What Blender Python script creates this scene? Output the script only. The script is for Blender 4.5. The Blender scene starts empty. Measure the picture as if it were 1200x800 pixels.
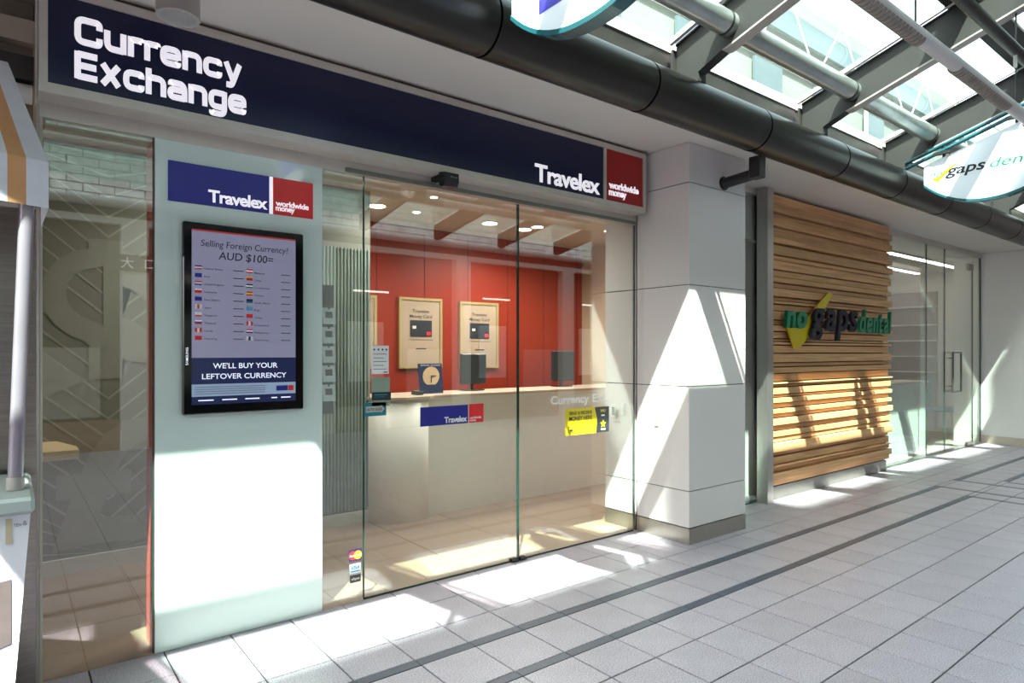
import bpy, bmesh, math, random
from mathutils import Vector, Matrix
random.seed(7)
S = bpy.context.scene
C = S.collection
PI = math.pi

# ------------------------------------------------------------------ camera
cam_d = bpy.data.cameras.new('camera')
cam_d.lens = 22.61
cam_d.sensor_width = 36
cam_d.shift_y = 0.0109
cam_d.clip_start = 0.02
cam_d.clip_end = 300
cam = bpy.data.objects.new('camera', cam_d)
C.objects.link(cam)
cam.location = (0, 0, 1.43)
cam.rotation_euler = (PI / 2, 0, math.radians(51.909 - 90))
S.camera = cam

# ------------------------------------------------------------------ sky, sun, exposure
world = bpy.data.worlds.new('world')
S.world = world
world.use_nodes = True
nt = world.node_tree
for n in list(nt.nodes):
    nt.nodes.remove(n)
sky = nt.nodes.new('ShaderNodeTexSky')
sky.sky_type = 'NISHITA'
sky.sun_disc = False
sky.sun_elevation = math.radians(55.4)
sky.sun_rotation = math.radians(228)
sky.air_density = 1.0
sky.dust_density = 3.0
sky.ozone_density = 1.0
bg = nt.nodes.new('ShaderNodeBackground')
bg.inputs['Strength'].default_value = 0.62
wo = nt.nodes.new('ShaderNodeOutputWorld')
hs = nt.nodes.new('ShaderNodeHueSaturation')
hs.inputs['Saturation'].default_value = 0.35
nt.links.new(sky.outputs[0], hs.inputs['Color'])
nt.links.new(hs.outputs[0], bg.inputs[0])
nt.links.new(bg.outputs[0], wo.inputs[0])

SUN_K, SUN_M = 0.90, 1.95          # travel direction (K, 1, -M)
sd = bpy.data.lights.new('sun', 'SUN')
sd.energy = 22.0
sd.angle = math.radians(0.6)
sd.color = (1.0, 0.955, 0.88)
sun = bpy.data.objects.new('sun', sd)
C.objects.link(sun)
sun.rotation_euler = Vector((SUN_K, 1, -SUN_M)).to_track_quat('-Z', 'Y').to_euler()
sun.location = (0, -4, 12)

S.view_settings.view_transform = 'Standard'
S.view_settings.look = 'None'
S.view_settings.exposure = 0.68
S.view_settings.gamma = 1.0
S.view_settings.use_curve_mapping = False
try:
    S.cycles.use_denoising = True
    S.cycles.max_bounces = 12
    S.cycles.diffuse_bounces = 7
    S.cycles.glossy_bounces = 5
    S.cycles.transmission_bounces = 6
    S.cycles.transparent_max_bounces = 24
    S.cycles.sample_clamp_indirect = 6.0
    S.cycles.caustics_reflective = False
    S.cycles.caustics_refractive = False
except Exception:
    pass

# ------------------------------------------------------------------ materials
def lin(h):
    h = h.lstrip('#')
    r = []
    for i in (0, 2, 4):
        v = int(h[i:i + 2], 16) / 255
        r.append(v / 12.92 if v <= 0.04045 else ((v + 0.055) / 1.055) ** 2.4)
    return (r[0], r[1], r[2], 1)

MATS = {}
def mat(name, hexc, rough=0.5, metal=0.0, var=0.06, scale=8.0, bump=0.0, stretch=(1, 1, 1), spec=0.5,
        emit=0.0, per_object=0.0, coat=0.0, speckle=None):
    if name in MATS:
        return MATS[name]
    m = bpy.data.materials.new(name)
    MATS[name] = m
    m.use_nodes = True
    t = m.node_tree
    b = t.nodes['Principled BSDF']
    col = lin(hexc)
    b.inputs['Roughness'].default_value = rough
    b.inputs['Metallic'].default_value = metal
    b.inputs['Specular IOR Level'].default_value = spec
    if coat:
        b.inputs['Coat Weight'].default_value = coat
        b.inputs['Coat Roughness'].default_value = 0.05
    tc = t.nodes.new('ShaderNodeTexCoord')
    mp = t.nodes.new('ShaderNodeMapping')
    mp.inputs['Scale'].default_value = stretch
    t.links.new(tc.outputs['Object'], mp.inputs[0])
    nz = t.nodes.new('ShaderNodeTexNoise')
    nz.inputs['Scale'].default_value = scale
    nz.inputs['Detail'].default_value = 4
    t.links.new(mp.outputs[0], nz.inputs['Vector'])
    rp = t.nodes.new('ShaderNodeValToRGB')
    lo = [max(0, c * (1 - var)) for c in col[:3]] + [1]
    hi = [min(1, c * (1 + var)) for c in col[:3]] + [1]
    rp.color_ramp.elements[0].position = 0.3
    rp.color_ramp.elements[1].position = 0.7
    rp.color_ramp.elements[0].color = lo
    rp.color_ramp.elements[1].color = hi
    t.links.new(nz.outputs['Fac'], rp.inputs[0])
    out = rp.outputs[0]
    if speckle:
        n2 = t.nodes.new('ShaderNodeTexNoise')
        n2.inputs['Scale'].default_value = speckle[0]
        n2.inputs['Detail'].default_value = 2
        t.links.new(tc.outputs['Object'], n2.inputs['Vector'])
        r2 = t.nodes.new('ShaderNodeValToRGB')
        r2.color_ramp.elements[0].position = 0.40
        r2.color_ramp.elements[1].position = 0.60
        a = speckle[1]
        r2.color_ramp.elements[0].color = (1 - a, 1 - a, 1 - a, 1)
        r2.color_ramp.elements[1].color = (1 + a, 1 + a, 1 + a, 1)
        t.links.new(n2.outputs['Fac'], r2.inputs[0])
        mx = t.nodes.new('ShaderNodeMix')
        mx.data_type = 'RGBA'
        mx.blend_type = 'MULTIPLY'
        mx.inputs[0].default_value = 1
        t.links.new(out, mx.inputs[6])
        t.links.new(r2.outputs[0], mx.inputs[7])
        out = mx.outputs[2]
    if per_object:
        oi = t.nodes.new('ShaderNodeObjectInfo')
        mr = t.nodes.new('ShaderNodeMapRange')
        mr.inputs[3].default_value = 1 - per_object
        mr.inputs[4].default_value = 1 + per_object
        t.links.new(oi.outputs['Random'], mr.inputs[0])
        hv = t.nodes.new('ShaderNodeHueSaturation')
        t.links.new(mr.outputs[0], hv.inputs['Value'])
        t.links.new(out, hv.inputs['Color'])
        out = hv.outputs[0]
    t.links.new(out, b.inputs['Base Color'])
    if emit:
        t.links.new(out, b.inputs['Emission Color'])
        b.inputs['Emission Strength'].default_value = emit
    if bump:
        bp = t.nodes.new('ShaderNodeBump')
        bp.inputs['Strength'].default_value = bump
        bp.inputs['Distance'].default_value = 0.01
        t.links.new(nz.outputs['Fac'], bp.inputs['Height'])
        t.links.new(bp.outputs[0], b.inputs['Normal'])
    return m

def glass(name, tint, f0=0.04, rough=0.0, gloss=(1, 1, 1, 1), milky=0.0):
    m = bpy.data.materials.new(name)
    MATS[name] = m
    m.use_nodes = True
    t = m.node_tree
    for n in list(t.nodes):
        t.nodes.remove(n)
    out = t.nodes.new('ShaderNodeOutputMaterial')
    tr = t.nodes.new('ShaderNodeBsdfTransparent')
    tr.inputs[0].default_value = tint
    gl = t.nodes.new('ShaderNodeBsdfGlossy')
    gl.inputs['Color'].default_value = gloss
    gl.inputs['Roughness'].default_value = rough
    geo = t.nodes.new('ShaderNodeNewGeometry')
    dt = t.nodes.new('ShaderNodeVectorMath')
    dt.operation = 'DOT_PRODUCT'
    t.links.new(geo.outputs['Normal'], dt.inputs[0])
    t.links.new(geo.outputs['Incoming'], dt.inputs[1])
    def mth(op, a, b):
        n = t.nodes.new('ShaderNodeMath')
        n.operation = op
        for i, v in enumerate((a, b)):
            if v is None:
                continue
            if isinstance(v, (int, float)):
                n.inputs[i].default_value = v
            else:
                t.links.new(v, n.inputs[i])
        return n.outputs[0]
    ab = mth('ABSOLUTE', dt.outputs['Value'], None)
    om = mth('SUBTRACT', 1.0, ab)
    p5 = mth('POWER', om, 5.0)
    f = mth('ADD', mth('MULTIPLY', p5, 1 - f0), f0)
    mx = t.nodes.new('ShaderNodeMixShader')
    t.links.new(f, mx.inputs[0])
    base = tr.outputs[0]
    if milky:
        df = t.nodes.new('ShaderNodeBsdfTranslucent')
        df.inputs[0].default_value = (0.85, 0.95, 0.92, 1)
        m2 = t.nodes.new('ShaderNodeMixShader')
        nz = t.nodes.new('ShaderNodeTexNoise')
        nz.inputs['Scale'].default_value = 1.3
        nz.inputs['Detail'].default_value = 5
        mr = t.nodes.new('ShaderNodeMapRange')
        mr.inputs[3].default_value = milky * 0.5
        mr.inputs[4].default_value = milky * 1.5
        t.links.new(nz.outputs['Fac'], mr.inputs[0])
        t.links.new(mr.outputs[0], m2.inputs[0])
        t.links.new(tr.outputs[0], m2.inputs[1])
        t.links.new(df.outputs[0], m2.inputs[2])
        base = m2.outputs[0]
    t.links.new(base, mx.inputs[1])
    t.links.new(gl.outputs[0], mx.inputs[2])
    t.links.new(mx.outputs[0], out.inputs[0])
    return m

def wood(name, hexc):
    m = bpy.data.materials.new(name)
    MATS[name] = m
    m.use_nodes = True
    t = m.node_tree
    b = t.nodes['Principled BSDF']
    b.inputs['Roughness'].default_value = 0.55
    tc = t.nodes.new('ShaderNodeTexCoord')
    oi = t.nodes.new('ShaderNodeObjectInfo')
    ad = t.nodes.new('ShaderNodeVectorMath')
    ad.operation = 'ADD'
    t.links.new(tc.outputs['Object'], ad.inputs[0])
    sc = t.nodes.new('ShaderNodeVectorMath')
    sc.operation = 'SCALE'
    sc.inputs[0].default_value = (17, 5, 9)
    t.links.new(oi.outputs['Random'], sc.inputs['Scale'])
    t.links.new(sc.outputs[0], ad.inputs[1])
    mp = t.nodes.new('ShaderNodeMapping')
    mp.inputs['Scale'].default_value = (0.8, 18, 26)
    t.links.new(ad.outputs[0], mp.inputs[0])
    nz = t.nodes.new('ShaderNodeTexNoise')
    nz.inputs['Scale'].default_value = 2.4
    nz.inputs['Detail'].default_value = 7
    nz.inputs['Distortion'].default_value = 0.4
    t.links.new(mp.outputs[0], nz.inputs['Vector'])
    rp = t.nodes.new('ShaderNodeValToRGB')
    c = lin(hexc)
    rp.color_ramp.elements[0].position = 0.3
    rp.color_ramp.elements[1].position = 0.72
    rp.color_ramp.elements[0].color = (c[0] * 0.74, c[1] * 0.66, c[2] * 0.58, 1)
    rp.color_ramp.elements[1].color = (min(1, c[0] * 1.12), min(1, c[1] * 1.1), min(1, c[2] * 1.05), 1)
    t.links.new(nz.outputs['Fac'], rp.inputs[0])
    mr = t.nodes.new('ShaderNodeMapRange')
    mr.inputs[3].default_value = 0.82
    mr.inputs[4].default_value = 1.14
    t.links.new(oi.outputs['Random'], mr.inputs[0])
    hv = t.nodes.new('ShaderNodeHueSaturation')
    t.links.new(mr.outputs[0], hv.inputs['Value'])
    t.links.new(rp.outputs[0], hv.inputs['Color'])
    t.links.new(hv.outputs[0], b.inputs['Base Color'])
    bp = t.nodes.new('ShaderNodeBump')
    bp.inputs['Strength'].default_value = 0.15
    bp.inputs['Distance'].default_value = 0.004
    t.links.new(nz.outputs['Fac'], bp.inputs['Height'])
    t.links.new(bp.outputs[0], b.inputs['Normal'])
    return m

def lamp_mat(name, hexc, strength):
    m = mat(name, hexc, rough=0.6, var=0.02, emit=strength)
    return m

GRANITE = mat('granite_tile', '#9a929c', 0.38, var=0.07, scale=5, bump=0.0, per_object=0.06, speckle=(190, 0.38))
GRANITE_STUFF = mat('granite_tile_far', '#9a929c', 0.38, var=0.08, scale=1.5, bump=0.0, speckle=(190, 0.38))
BAND = mat('bluestone_strip', '#3f4452', 0.4, var=0.1, scale=12, per_object=0.06)
GROUT = mat('grout', '#2e2a2c', 0.85, var=0.15, scale=20)
BEIGE = mat('porcelain_beige', '#98826f', 0.32, var=0.06, scale=2.5, per_object=0.04)
BEIGE_GROUT = mat('beige_grout', '#85715f', 0.8)
SOFFIT = mat('soffit_paint', '#d8d1ca', 0.6, var=0.03, scale=1.2)
WHITE = mat('white_paint', '#e2e0de', 0.5, var=0.02, scale=3)
CLAD = mat('cladding_white', '#ddd6d5', 0.38, var=0.02, scale=1.5, per_object=0.015)
JOINT = mat('shadow_joint', '#5d5a58', 0.8)
STEEL = mat('brushed_stainless', '#a8a19a', 0.28, 1.0, var=0.12, scale=3, stretch=(1, 1, 40), bump=0.03)
STEEL_V = mat('brushed_stainless_upright', '#c9c4bf', 0.3, 0.9, var=0.08, scale=4, stretch=(30, 30, 0.6))
DARKSTEEL = mat('painted_dark_steel', '#353130', 0.38, 0.35, var=0.25, scale=3, bump=0.03)
PIPE = mat('pipe_dark_metal', '#231e1b', 0.36, 0.3, var=0.3, scale=2.2, bump=0.04, stretch=(0.6, 2, 2))
GREYSTEEL = mat('beam_grey_paint', '#272423', 0.62, 0.0, var=0.15, scale=3)
GALV = mat('tube_galvanised', '#a9aeae', 0.3, 0.75, var=0.15, scale=6)
PALE = mat('pale_flange', '#a8a19c', 0.5, var=0.06)
NAVY = mat('navy_sign', '#0f143c', 0.32, var=0.04, scale=2)
NAVY2 = mat('blue_vinyl', '#2c2b8f', 0.35, var=0.04)
REDSIGN = mat('red_sign', '#a91a1c', 0.35, var=0.04)
REDVIN = mat('red_vinyl', '#e62f30', 0.35, var=0.04)
LETTER = mat('white_letter_glow', '#eeeaf2', 0.6, var=0.01, emit=0.42, spec=0.1)  # glow put into the letters, those of the unlit strip and far sign too
WVINYL = mat('white_vinyl', '#f1f1f1', 0.5, var=0.01)
FRAME = mat('silver_frame', '#c9c1b8', 0.35, 0.25, var=0.05)
RED = mat('red_wall_paint', '#8c2812', 0.4, var=0.05, scale=1.5)
REDEDGE = mat('red_edge', '#e0695c', 0.35, var=0.05)
PANELG = mat('white_back_painted_glass', '#d3e2dd', 0.06, var=0.015, scale=1, coat=0.6)
GREYWALL = mat('grey_green_wallpaper', '#7d7c6e', 0.55, var=0.04)
GREYLINE = mat('pale_wallpaper_line', '#9a9b8d', 0.55, var=0.04)
GREYSYM = mat('pale_wallpaper_symbol', '#8b8b7e', 0.55, var=0.04)
RIB = mat('ribbed_grey', '#8f9e95', 0.35, var=0.08)
SKIRT = mat('skirting_pale', '#c4c1b6', 0.5, var=0.03)
CREAM = mat('counter_cream', '#efe9dc', 0.3, var=0.02)
TAN = mat('beige_wall', '#c0a98c', 0.5, var=0.04)
SHELF = mat('maple_shelf', '#f0d3a6', 0.4, var=0.08, scale=5, stretch=(1, 8, 8))
BLACKP = mat('black_plastic', '#0e0e10', 0.25, var=0.1)
BEZEL = mat('gloss_black_bezel', '#0b0d0e', 0.08, var=0.05)
SCREEN = mat('screen_lavender', '#8c8ba4', 0.15, var=0.01, emit=0.22)
SCREENB = mat('screen_navy', '#20264a', 0.15, var=0.01, emit=0.3)
SCREENP = mat('screen_pale', '#8ea2bc', 0.15, var=0.01, emit=0.25)
INK = mat('print_dark', '#2a2c3a', 0.6, var=0.02)
INKL = mat('print_grey', '#6d6c7c', 0.6, var=0.02)
SCRTXT = mat('screen_text_white', '#cfd4e4', 0.3, var=0.01, emit=0.6)
YEL = mat('yellow_sign', '#e9d21a', 0.4, var=0.03)
YELTICK = mat('tick_yellow', '#d8bc12', 0.35, var=0.03)
CHAR = mat('charcoal_print', '#2b2f36', 0.4, var=0.03)
GREENL = mat('letter_green', '#0b7a58', 0.35, var=0.04)
NAVYL = mat('letter_navy', '#141426', 0.6, var=0.04)
TEAL = mat('teal_rim', '#1f555e', 0.2, var=0.08, scale=4)
TEALS = mat('teal_sticker', '#1b7c8e', 0.4, var=0.03)
BLADE = mat('opal_acrylic', '#dfe5ee', 0.12, var=0.02, emit=0.05)
PAPER = mat('paper_white', '#ded8c8', 0.6, var=0.02)
POSTER = mat('poster_cream', '#a8937c', 0.45, var=0.02)
POSTF = mat('poster_frame', '#b19d6c', 0.4, 0.3, var=0.03)
CANVAS = mat('canvas_white', '#dcdde6', 0.75, var=0.04, scale=10)
CANVASTAN = mat('canvas_tan', '#d29c6c', 0.75, var=0.05, scale=10)
CARTW = mat('cart_white_laminate', '#d9dde3', 0.35, var=0.02)
CARTG = mat('cart_grey_top', '#a4b0ad', 0.35, var=0.03)
POLE = mat('pole_lilac_metal', '#8f8692', 0.32, 0.4, var=0.06)
BRICKM = mat('pale_glazed_brick', '#ecf3e8', 0.35, var=0.1, scale=4, speckle=(6, 0.12))
MORTAR = mat('mortar', '#6e736b', 0.9)
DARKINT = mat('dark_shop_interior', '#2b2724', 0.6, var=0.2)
TAUPE = mat('taupe_ceiling', '#8d8174', 0.6, var=0.05)
WOOD = wood('oak_slat', '#dcae80')
WOODEDGE = mat('counter_edge', '#c2ad98', 0.4, var=0.05)
GLASS = glass('clear_float_glass', (0.93, 0.965, 0.945, 1), 0.11)
GLASS_EDGE = mat('glass_edge_green', '#23413a', 0.2, var=0.05)
ROOFG = glass('roof_glass', (0.86, 0.965, 0.925, 1), 0.05, milky=0.012)
DOWN = lamp_mat('downlight_disc', '#fff1d8', 14)
TUBE = lamp_mat('fluorescent_tube', '#fff6e8', 2.5)
LINEAR = lamp_mat('linear_lamp', '#fff3e6', 7)

# ------------------------------------------------------------------ mesh helpers
ORG = {}
def tag(o, label=None, cat=None, group=None, kind=None):
    if label: o['label'] = label
    if cat: o['category'] = cat
    if group: o['group'] = group
    if kind: o['kind'] = kind
    return o

def thing(name, loc, label, cat, group=None):
    o = bpy.data.objects.new(name, None)
    o.empty_display_size = 0.1
    C.objects.link(o)
    o.location = loc
    ORG[o] = Vector(loc)
    return tag(o, label, cat, group)

class MB:
    def __init__(s):
        s.v, s.f, s.m, s.sm = [], [], [], []
    def add(s, vs, fs, mi=0, smooth=False):
        b = len(s.v)
        s.v += [tuple(v) for v in vs]
        for f in fs:
            s.f.append(tuple(b + i for i in f)); s.m.append(mi); s.sm.append(smooth)
        return s
    def box(s, x0, x1, y0, y1, z0, z1, mi=0):
        if x0 > x1: x0, x1 = x1, x0
        if y0 > y1: y0, y1 = y1, y0
        if z0 > z1: z0, z1 = z1, z0
        vs = [(x0, y0, z0), (x1, y0, z0), (x1, y1, z0), (x0, y1, z0), (x0, y0, z1), (x1, y0, z1), (x1, y1, z1), (x0, y1, z1)]
        return s.add(vs, [(0, 3, 2, 1), (4, 5, 6, 7), (0, 1, 5, 4), (1, 2, 6, 5), (2, 3, 7, 6), (3, 0, 4, 7)], mi)
    def cbox(s, x0, x1, y0, y1, z0, z1, c=0.004, mi=0):
        # box with chamfered edges around every side
        bm = bmesh.new()
        bmesh.ops.create_cube(bm, size=1)
        for v in bm.verts:
            v.co = Vector(((x0 + x1) / 2 + v.co.x * (x1 - x0), (y0 + y1) / 2 + v.co.y * (y1 - y0), (z0 + z1) / 2 + v.co.z * (z1 - z0)))
        bmesh.ops.bevel(bm, geom=bm.edges[:], offset=c, segments=1, affect='EDGES')
        bmesh.ops.recalc_face_normals(bm, faces=bm.faces[:])
        bm.verts.index_update()
        s.add([v.co[:] for v in bm.verts], [[v.index for v in f.verts] for f in bm.faces], mi)
        bm.free()
        return s
    def prism(s, pts, axis, a, b, mi=0, smooth=False):
        # pts: 2D outline; axis 'x': (y,z) extruded in x;  'y': (x,z);  'z': (x,y)
        def P(p, t):
            return {'x': (t, p[0], p[1]), 'y': (p[0], t, p[1]), 'z': (p[0], p[1], t)}[axis]
        n = len(pts)
        bm = bmesh.new()
        lo = [bm.verts.new(P(p, a)) for p in pts]
        hi = [bm.verts.new(P(p, b)) for p in pts]
        bm.faces.new(lo); bm.faces.new(hi[::-1])
        for i in range(n):
            j = (i + 1) % n
            bm.faces.new((lo[i], hi[i], hi[j], lo[j]))
        bmesh.ops.recalc_face_normals(bm, faces=bm.faces[:])
        bm.verts.index_update()
        b0 = len(s.v)
        s.v += [v.co[:] for v in bm.verts]
        for f in bm.faces:
            s.f.append(tuple(b0 + v.index for v in f.verts)); s.m.append(mi); s.sm.append(smooth and len(f.verts) == 4)
        bm.free()
        return s
    def tube(s, p0, p1, r0, r1=None, n=20, mi=0, cap=True):
        r1 = r0 if r1 is None else r1
        p0, p1 = Vector(p0), Vector(p1)
        d = (p1 - p0).normalized()
        u = d.orthogonal().normalized(); w = d.cross(u)
        vs = []
        for p, r in ((p0, r0), (p1, r1)):
            for i in range(n):
                a = 2 * PI * i / n
                vs.append(p + (u * math.cos(a) + w * math.sin(a)) * r)
        s.add(vs, [(i, (i + 1) % n, n + (i + 1) % n, n + i) for i in range(n)], mi, True)
        if cap:
            s.add(vs[:n], [tuple(range(n))[::-1]], mi)
            s.add(vs[n:], [tuple(range(n))], mi)
        return s
    def path(s, pts, r, n=14, mi=0):
        for a, b in zip(pts, pts[1:]):
            s.tube(a, b, r, n=n, mi=mi)
        return s
    def disc(s, c, r, axis='y', n=24, mi=0, rz=None):
        vs = []
        rz = rz or r
        for i in range(n):
            a = 2 * PI * i / n
            if axis == 'y': vs.append((c[0] + r * math.cos(a), c[1], c[2] + rz * math.sin(a)))
            elif axis == 'z': vs.append((c[0] + r * math.cos(a), c[1] - r * math.sin(a), c[2]))
            else: vs.append((c[0], c[1] - r * math.cos(a), c[2] + rz * math.sin(a)))
        return s.add(vs, [tuple(range(n))], mi)
    def quad(s, x0, x1, z0, z1, y, mi=0):
        return s.add([(x0, y, z0), (x1, y, z0), (x1, y, z1), (x0, y, z1)], [(0, 1, 2, 3)], mi)
    def build(s, name, mats, parent=None, org=None):
        if not isinstance(mats, (list, tuple)): mats = [mats]
        if parent is not None:
            o0 = ORG[parent]
        elif org is not None:
            o0 = Vector(org)
        else:
            xs = [v[0] for v in s.v]; ys = [v[1] for v in s.v]; zs = [v[2] for v in s.v]
            o0 = Vector(((min(xs) + max(xs)) / 2, (min(ys) + max(ys)) / 2, min(zs)))
        me = bpy.data.meshes.new(name)
        me.from_pydata([(v[0] - o0.x, v[1] - o0.y, v[2] - o0.z) for v in s.v], [], s.f)
        for m in mats: me.materials.append(m)
        for p, mi, sm in zip(me.polygons, s.m, s.sm):
            p.material_index = mi; p.use_smooth = sm
        me.update()
        o = bpy.data.objects.new(name, me)
        C.objects.link(o)
        ORG[o] = o0
        if parent is not None: o.parent = parent
        else: o.location = o0
        return o

def struct(name, mb, mats, parent=None):
    o = mb.build(name, mats, parent)
    o['kind'] = 'structure'
    return o

_tc = {}
def text_geo(txt, bold=0.0, shear=0.0, extrude=0.0, spacing=1.0, bevel=0.0):
    key = (txt, bold, shear, extrude, spacing, bevel)
    if key in _tc: return _tc[key]
    cu = bpy.data.curves.new('tmp', 'FONT')
    cu.body = txt
    cu.size = 1
    cu.offset = bold
    cu.shear = shear
    cu.extrude = extrude
    cu.space_character = spacing
    cu.bevel_depth = bevel
    cu.resolution_u = 4
    ob = bpy.data.objects.new('tmp', cu)
    C.objects.link(ob)
    dg = bpy.context.evaluated_depsgraph_get()
    me = bpy.data.meshes.new_from_object(ob.evaluated_get(dg))
    vs = [v.co.copy() for v in me.vertices]
    fs = [tuple(p.vertices) for p in me.polygons]
    bpy.data.objects.remove(ob); bpy.data.curves.remove(cu); bpy.data.meshes.remove(me)
    _tc[key] = (vs, fs)
    return _tc[key]

CAP = {}
def lettering(mb, txt, x0, x1, base, cap, y, depth=0.0, bold=0.0, shear=0.0, spacing=1.0, mi=0, frame=None, mirror=False):
    """text whose ink runs x0..x1, capitals from base to base+cap, standing in a plane.
    frame=(origin, right, up) maps (x, z) to the world; default is the plane y=const facing -y"""
    vs, fs = text_geo(txt, bold, shear, 0.5 if depth else 0.0, spacing)
    ev, _ = text_geo('H', bold, 0, 0, 1.0)
    if not vs or not ev: return
    ch = max(v.y for v in ev) - min(v.y for v in ev); eb = min(v.y for v in ev)
    a = min(v.x for v in vs); b = max(v.x for v in vs)
    out = []
    for v in vs:
        X = x0 + (v.x - a) / (b - a) * (x1 - x0)
        Z = base + (v.y - eb) / ch * cap
        D = y - (v.z + 0.5) * depth if depth else y
        if frame is None:
            out.append((X, D, Z))
        else:
            o, r, u, n = frame
            out.append(tuple(Vector(o) + Vector(r) * X + Vector(u) * Z + Vector(n) * D))
    mb.add(out, fs, mi)

def fillet(pts, r):
    out = [Vector(pts[0])]
    for a, b, c in zip(pts, pts[1:], pts[2:]):
        a, b, c = Vector(a), Vector(b), Vector(c)
        u, w = (a - b), (c - b)
        rr = min(r, u.length * 0.5, w.length * 0.5)
        u.normalize(); w.normalize()
        p, q = b + u * rr, b + w * rr
        for i in range(9):
            s_ = i / 8
            out.append(p * (1 - s_) ** 2 + b * 2 * s_ * (1 - s_) + q * s_ ** 2)
    out.append(Vector(pts[-1]))
    return out
GLYPH = {
 'C': (1.0, [[(.9, .64), (.9, .9), (.1, .9), (.1, .1), (.9, .1), (.9, .36)]]),
 'E': (.84, [[(.1, 0), (.1, 1)], [(.1, .9), (.84, .9)], [(.1, .5), (.80, .5)], [(.1, .1), (.84, .1)]]),
 'u': (.82, [[(.1, .76), (.1, .1), (.72, .1)], [(.72, .76), (.72, 0)]]),
 'r': (.56, [[(.1, 0), (.1, .76)], [(.1, .45), (.1, .66), (.54, .66), (.54, .62)]]),
 'e': (.84, [[(.1, .38), (.74, .38)], [(.74, .30), (.74, .66), (.1, .66), (.1, .1), (.74, .1), (.74, .22)]]),
 'n': (.82, [[(.1, 0), (.1, .76)], [(.1, .45), (.1, .66), (.72, .66), (.72, 0)]]),
 'c': (.82, [[(.72, .50), (.72, .66), (.1, .66), (.1, .1), (.72, .1), (.72, .26)]]),
 'y': (.84, [[(.1, .76), (.42, .06)], [(.74, .76), (.44, .0), (.36, -.16), (.12, -.16)]]),
 'x': (.84, [[(.11, .76), (.73, 0)], [(.73, .76), (.11, 0)]]),
 'h': (.82, [[(.1, 0), (.1, 1)], [(.1, .45), (.1, .66), (.72, .66), (.72, 0)]]),
 'a': (.82, [[(.12, .54), (.12, .66), (.72, .66), (.72, 0)], [(.72, .40), (.1, .40), (.1, .1), (.72, .1)]]),
 'g': (.82, [[(.72, .66), (.1, .66), (.1, .1), (.72, .1)], [(.72, .76), (.72, -.18), (.12, -.18), (.12, -.08)]]),
}
def stroke_text(mb, txt, x0, x1, base, cap, y, t=0.245, gap=0.09):
    tot = sum(GLYPH[c][0] for c in txt) + gap * (len(txt) - 1)
    k = (x1 - x0) / tot
    x = 0
    for n_, c in enumerate(txt):
        w, strokes = GLYPH[c]
        for si, st in enumerate(strokes):
            pts = fillet(st, 0.24)
            L, R = [], []
            for i, p in enumerate(pts):
                a = pts[max(0, i - 1)]; b = pts[min(len(pts) - 1, i + 1)]
                d = (b - a).normalized(); nn = Vector((-d.y, d.x)) * t / 2
                L.append(p + nn); R.append(p - nn)
            dy = si * 0.0002 + (n_ % 2) * 0.0001
            V = [(x0 + (x + q.x) * k, y - dy, base + q.y * cap) for q in L + R]
            m = len(L)
            mb.add(V, [(m + i, m + i + 1, i + 1, i) for i in range(m - 1)])
        x += w + gap

# ================================================================== GROUND
FY = 3.46                 # shopfront glass line
SOF = 3.0                 # soffit height
X0T, TX = 2.0936, 0.3012
floor = struct('floor', MB().box(-4, 18, -4.0, FY, -0.12, -0.006), GROUT)
ORG[floor] = ORG[floor]

def frange(a, b):
    i0 = math.floor((a - X0T) / TX) ; out = []
    x = X0T + i0 * TX
    while x < b:
        if x > a + 1e-6: out.append(x)
        x += TX
    return [a] + out + [b]
rows = [(3.18, FY), (2.875, 3.18), (2.635, 2.875), ('b', 2.575, 2.635), (2.265, 2.575), ('c', 2.21, 2.265), (1.96, 2.21)]
y = 1.96
while y > -3.99:
    rows.append((max(y - 0.2963, -4.0), y)); y -= 0.2963
tiles, strips = [], []
PU, PL = (7.816, 7.876), (7.515, 7.575)
QU, QL = (8.36, 8.42), (8.66, 8.72)
XA, XB = -3.9, 12.19
for r in rows:
    if r[0] == 'b':
        for a, b in ((XA, PU[1]), (QU[0], XB)):
            xs = frange(a, b); strips += [(u, v, r[1], r[2]) for u, v in zip(xs, xs[1:]) if v - u > 0.01]
        xs = frange(PU[1], QU[0]); tiles += [(u, v, r[1], r[2]) for u, v in zip(xs, xs[1:]) if v - u > 0.01]
    else:
        y0, y1 = r[-2], r[-1]
        if y0 >= 2.6: perps = []
        elif y0 >= 2.2: perps = [PU, QU]
        else: perps = [PL, PU, QU, QL]
        if r[0] == 'c':
            perps = [PU, QU]
        segs, a = [], XA
        for p in perps:
            segs.append((a, p[0])); strips.append((p[0], p[1], y0, y1)); a = p[1]
        segs.append((a, XB))
        for a, b in segs:
            xs = frange(a, b)
            for u, v in zip(xs, xs[1:]):
                if v - u < 0.02: continue
                if r[0] == 'c' and (v <= PL[1] + 1e-3 or u >= QL[0] - 1e-3): strips.append((u, v, y0, y1))
                elif r[0] == 'c' and u < PL[1] and v > PL[1]:
                    strips.append((u, PL[1], y0, y1)); tiles.append((PL[1], v, y0, y1))
                else: tiles.append((u, v, y0, y1))
cth, sth = math.cos(math.radians(51.909)), math.sin(math.radians(51.909))
def in_view(t):
    x, y = (t[0] + t[1]) / 2, (t[2] + t[3]) / 2
    d = x * cth + y * sth
    if d < 2.55: return None
    r = (x * sth - y * cth) / d
    if abs(r) > 0.86: return None
    if 4.0 < x < 4.7 and y > 2.97: return None
    return d
vis, rest = [], []
for t in tiles:
    d = in_view(t)
    (vis if d else rest).append((d or 0, t))
vis.sort()
rest = [t for _, t in vis[298:]] + [t for _, t in rest]
_mc = {}
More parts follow.
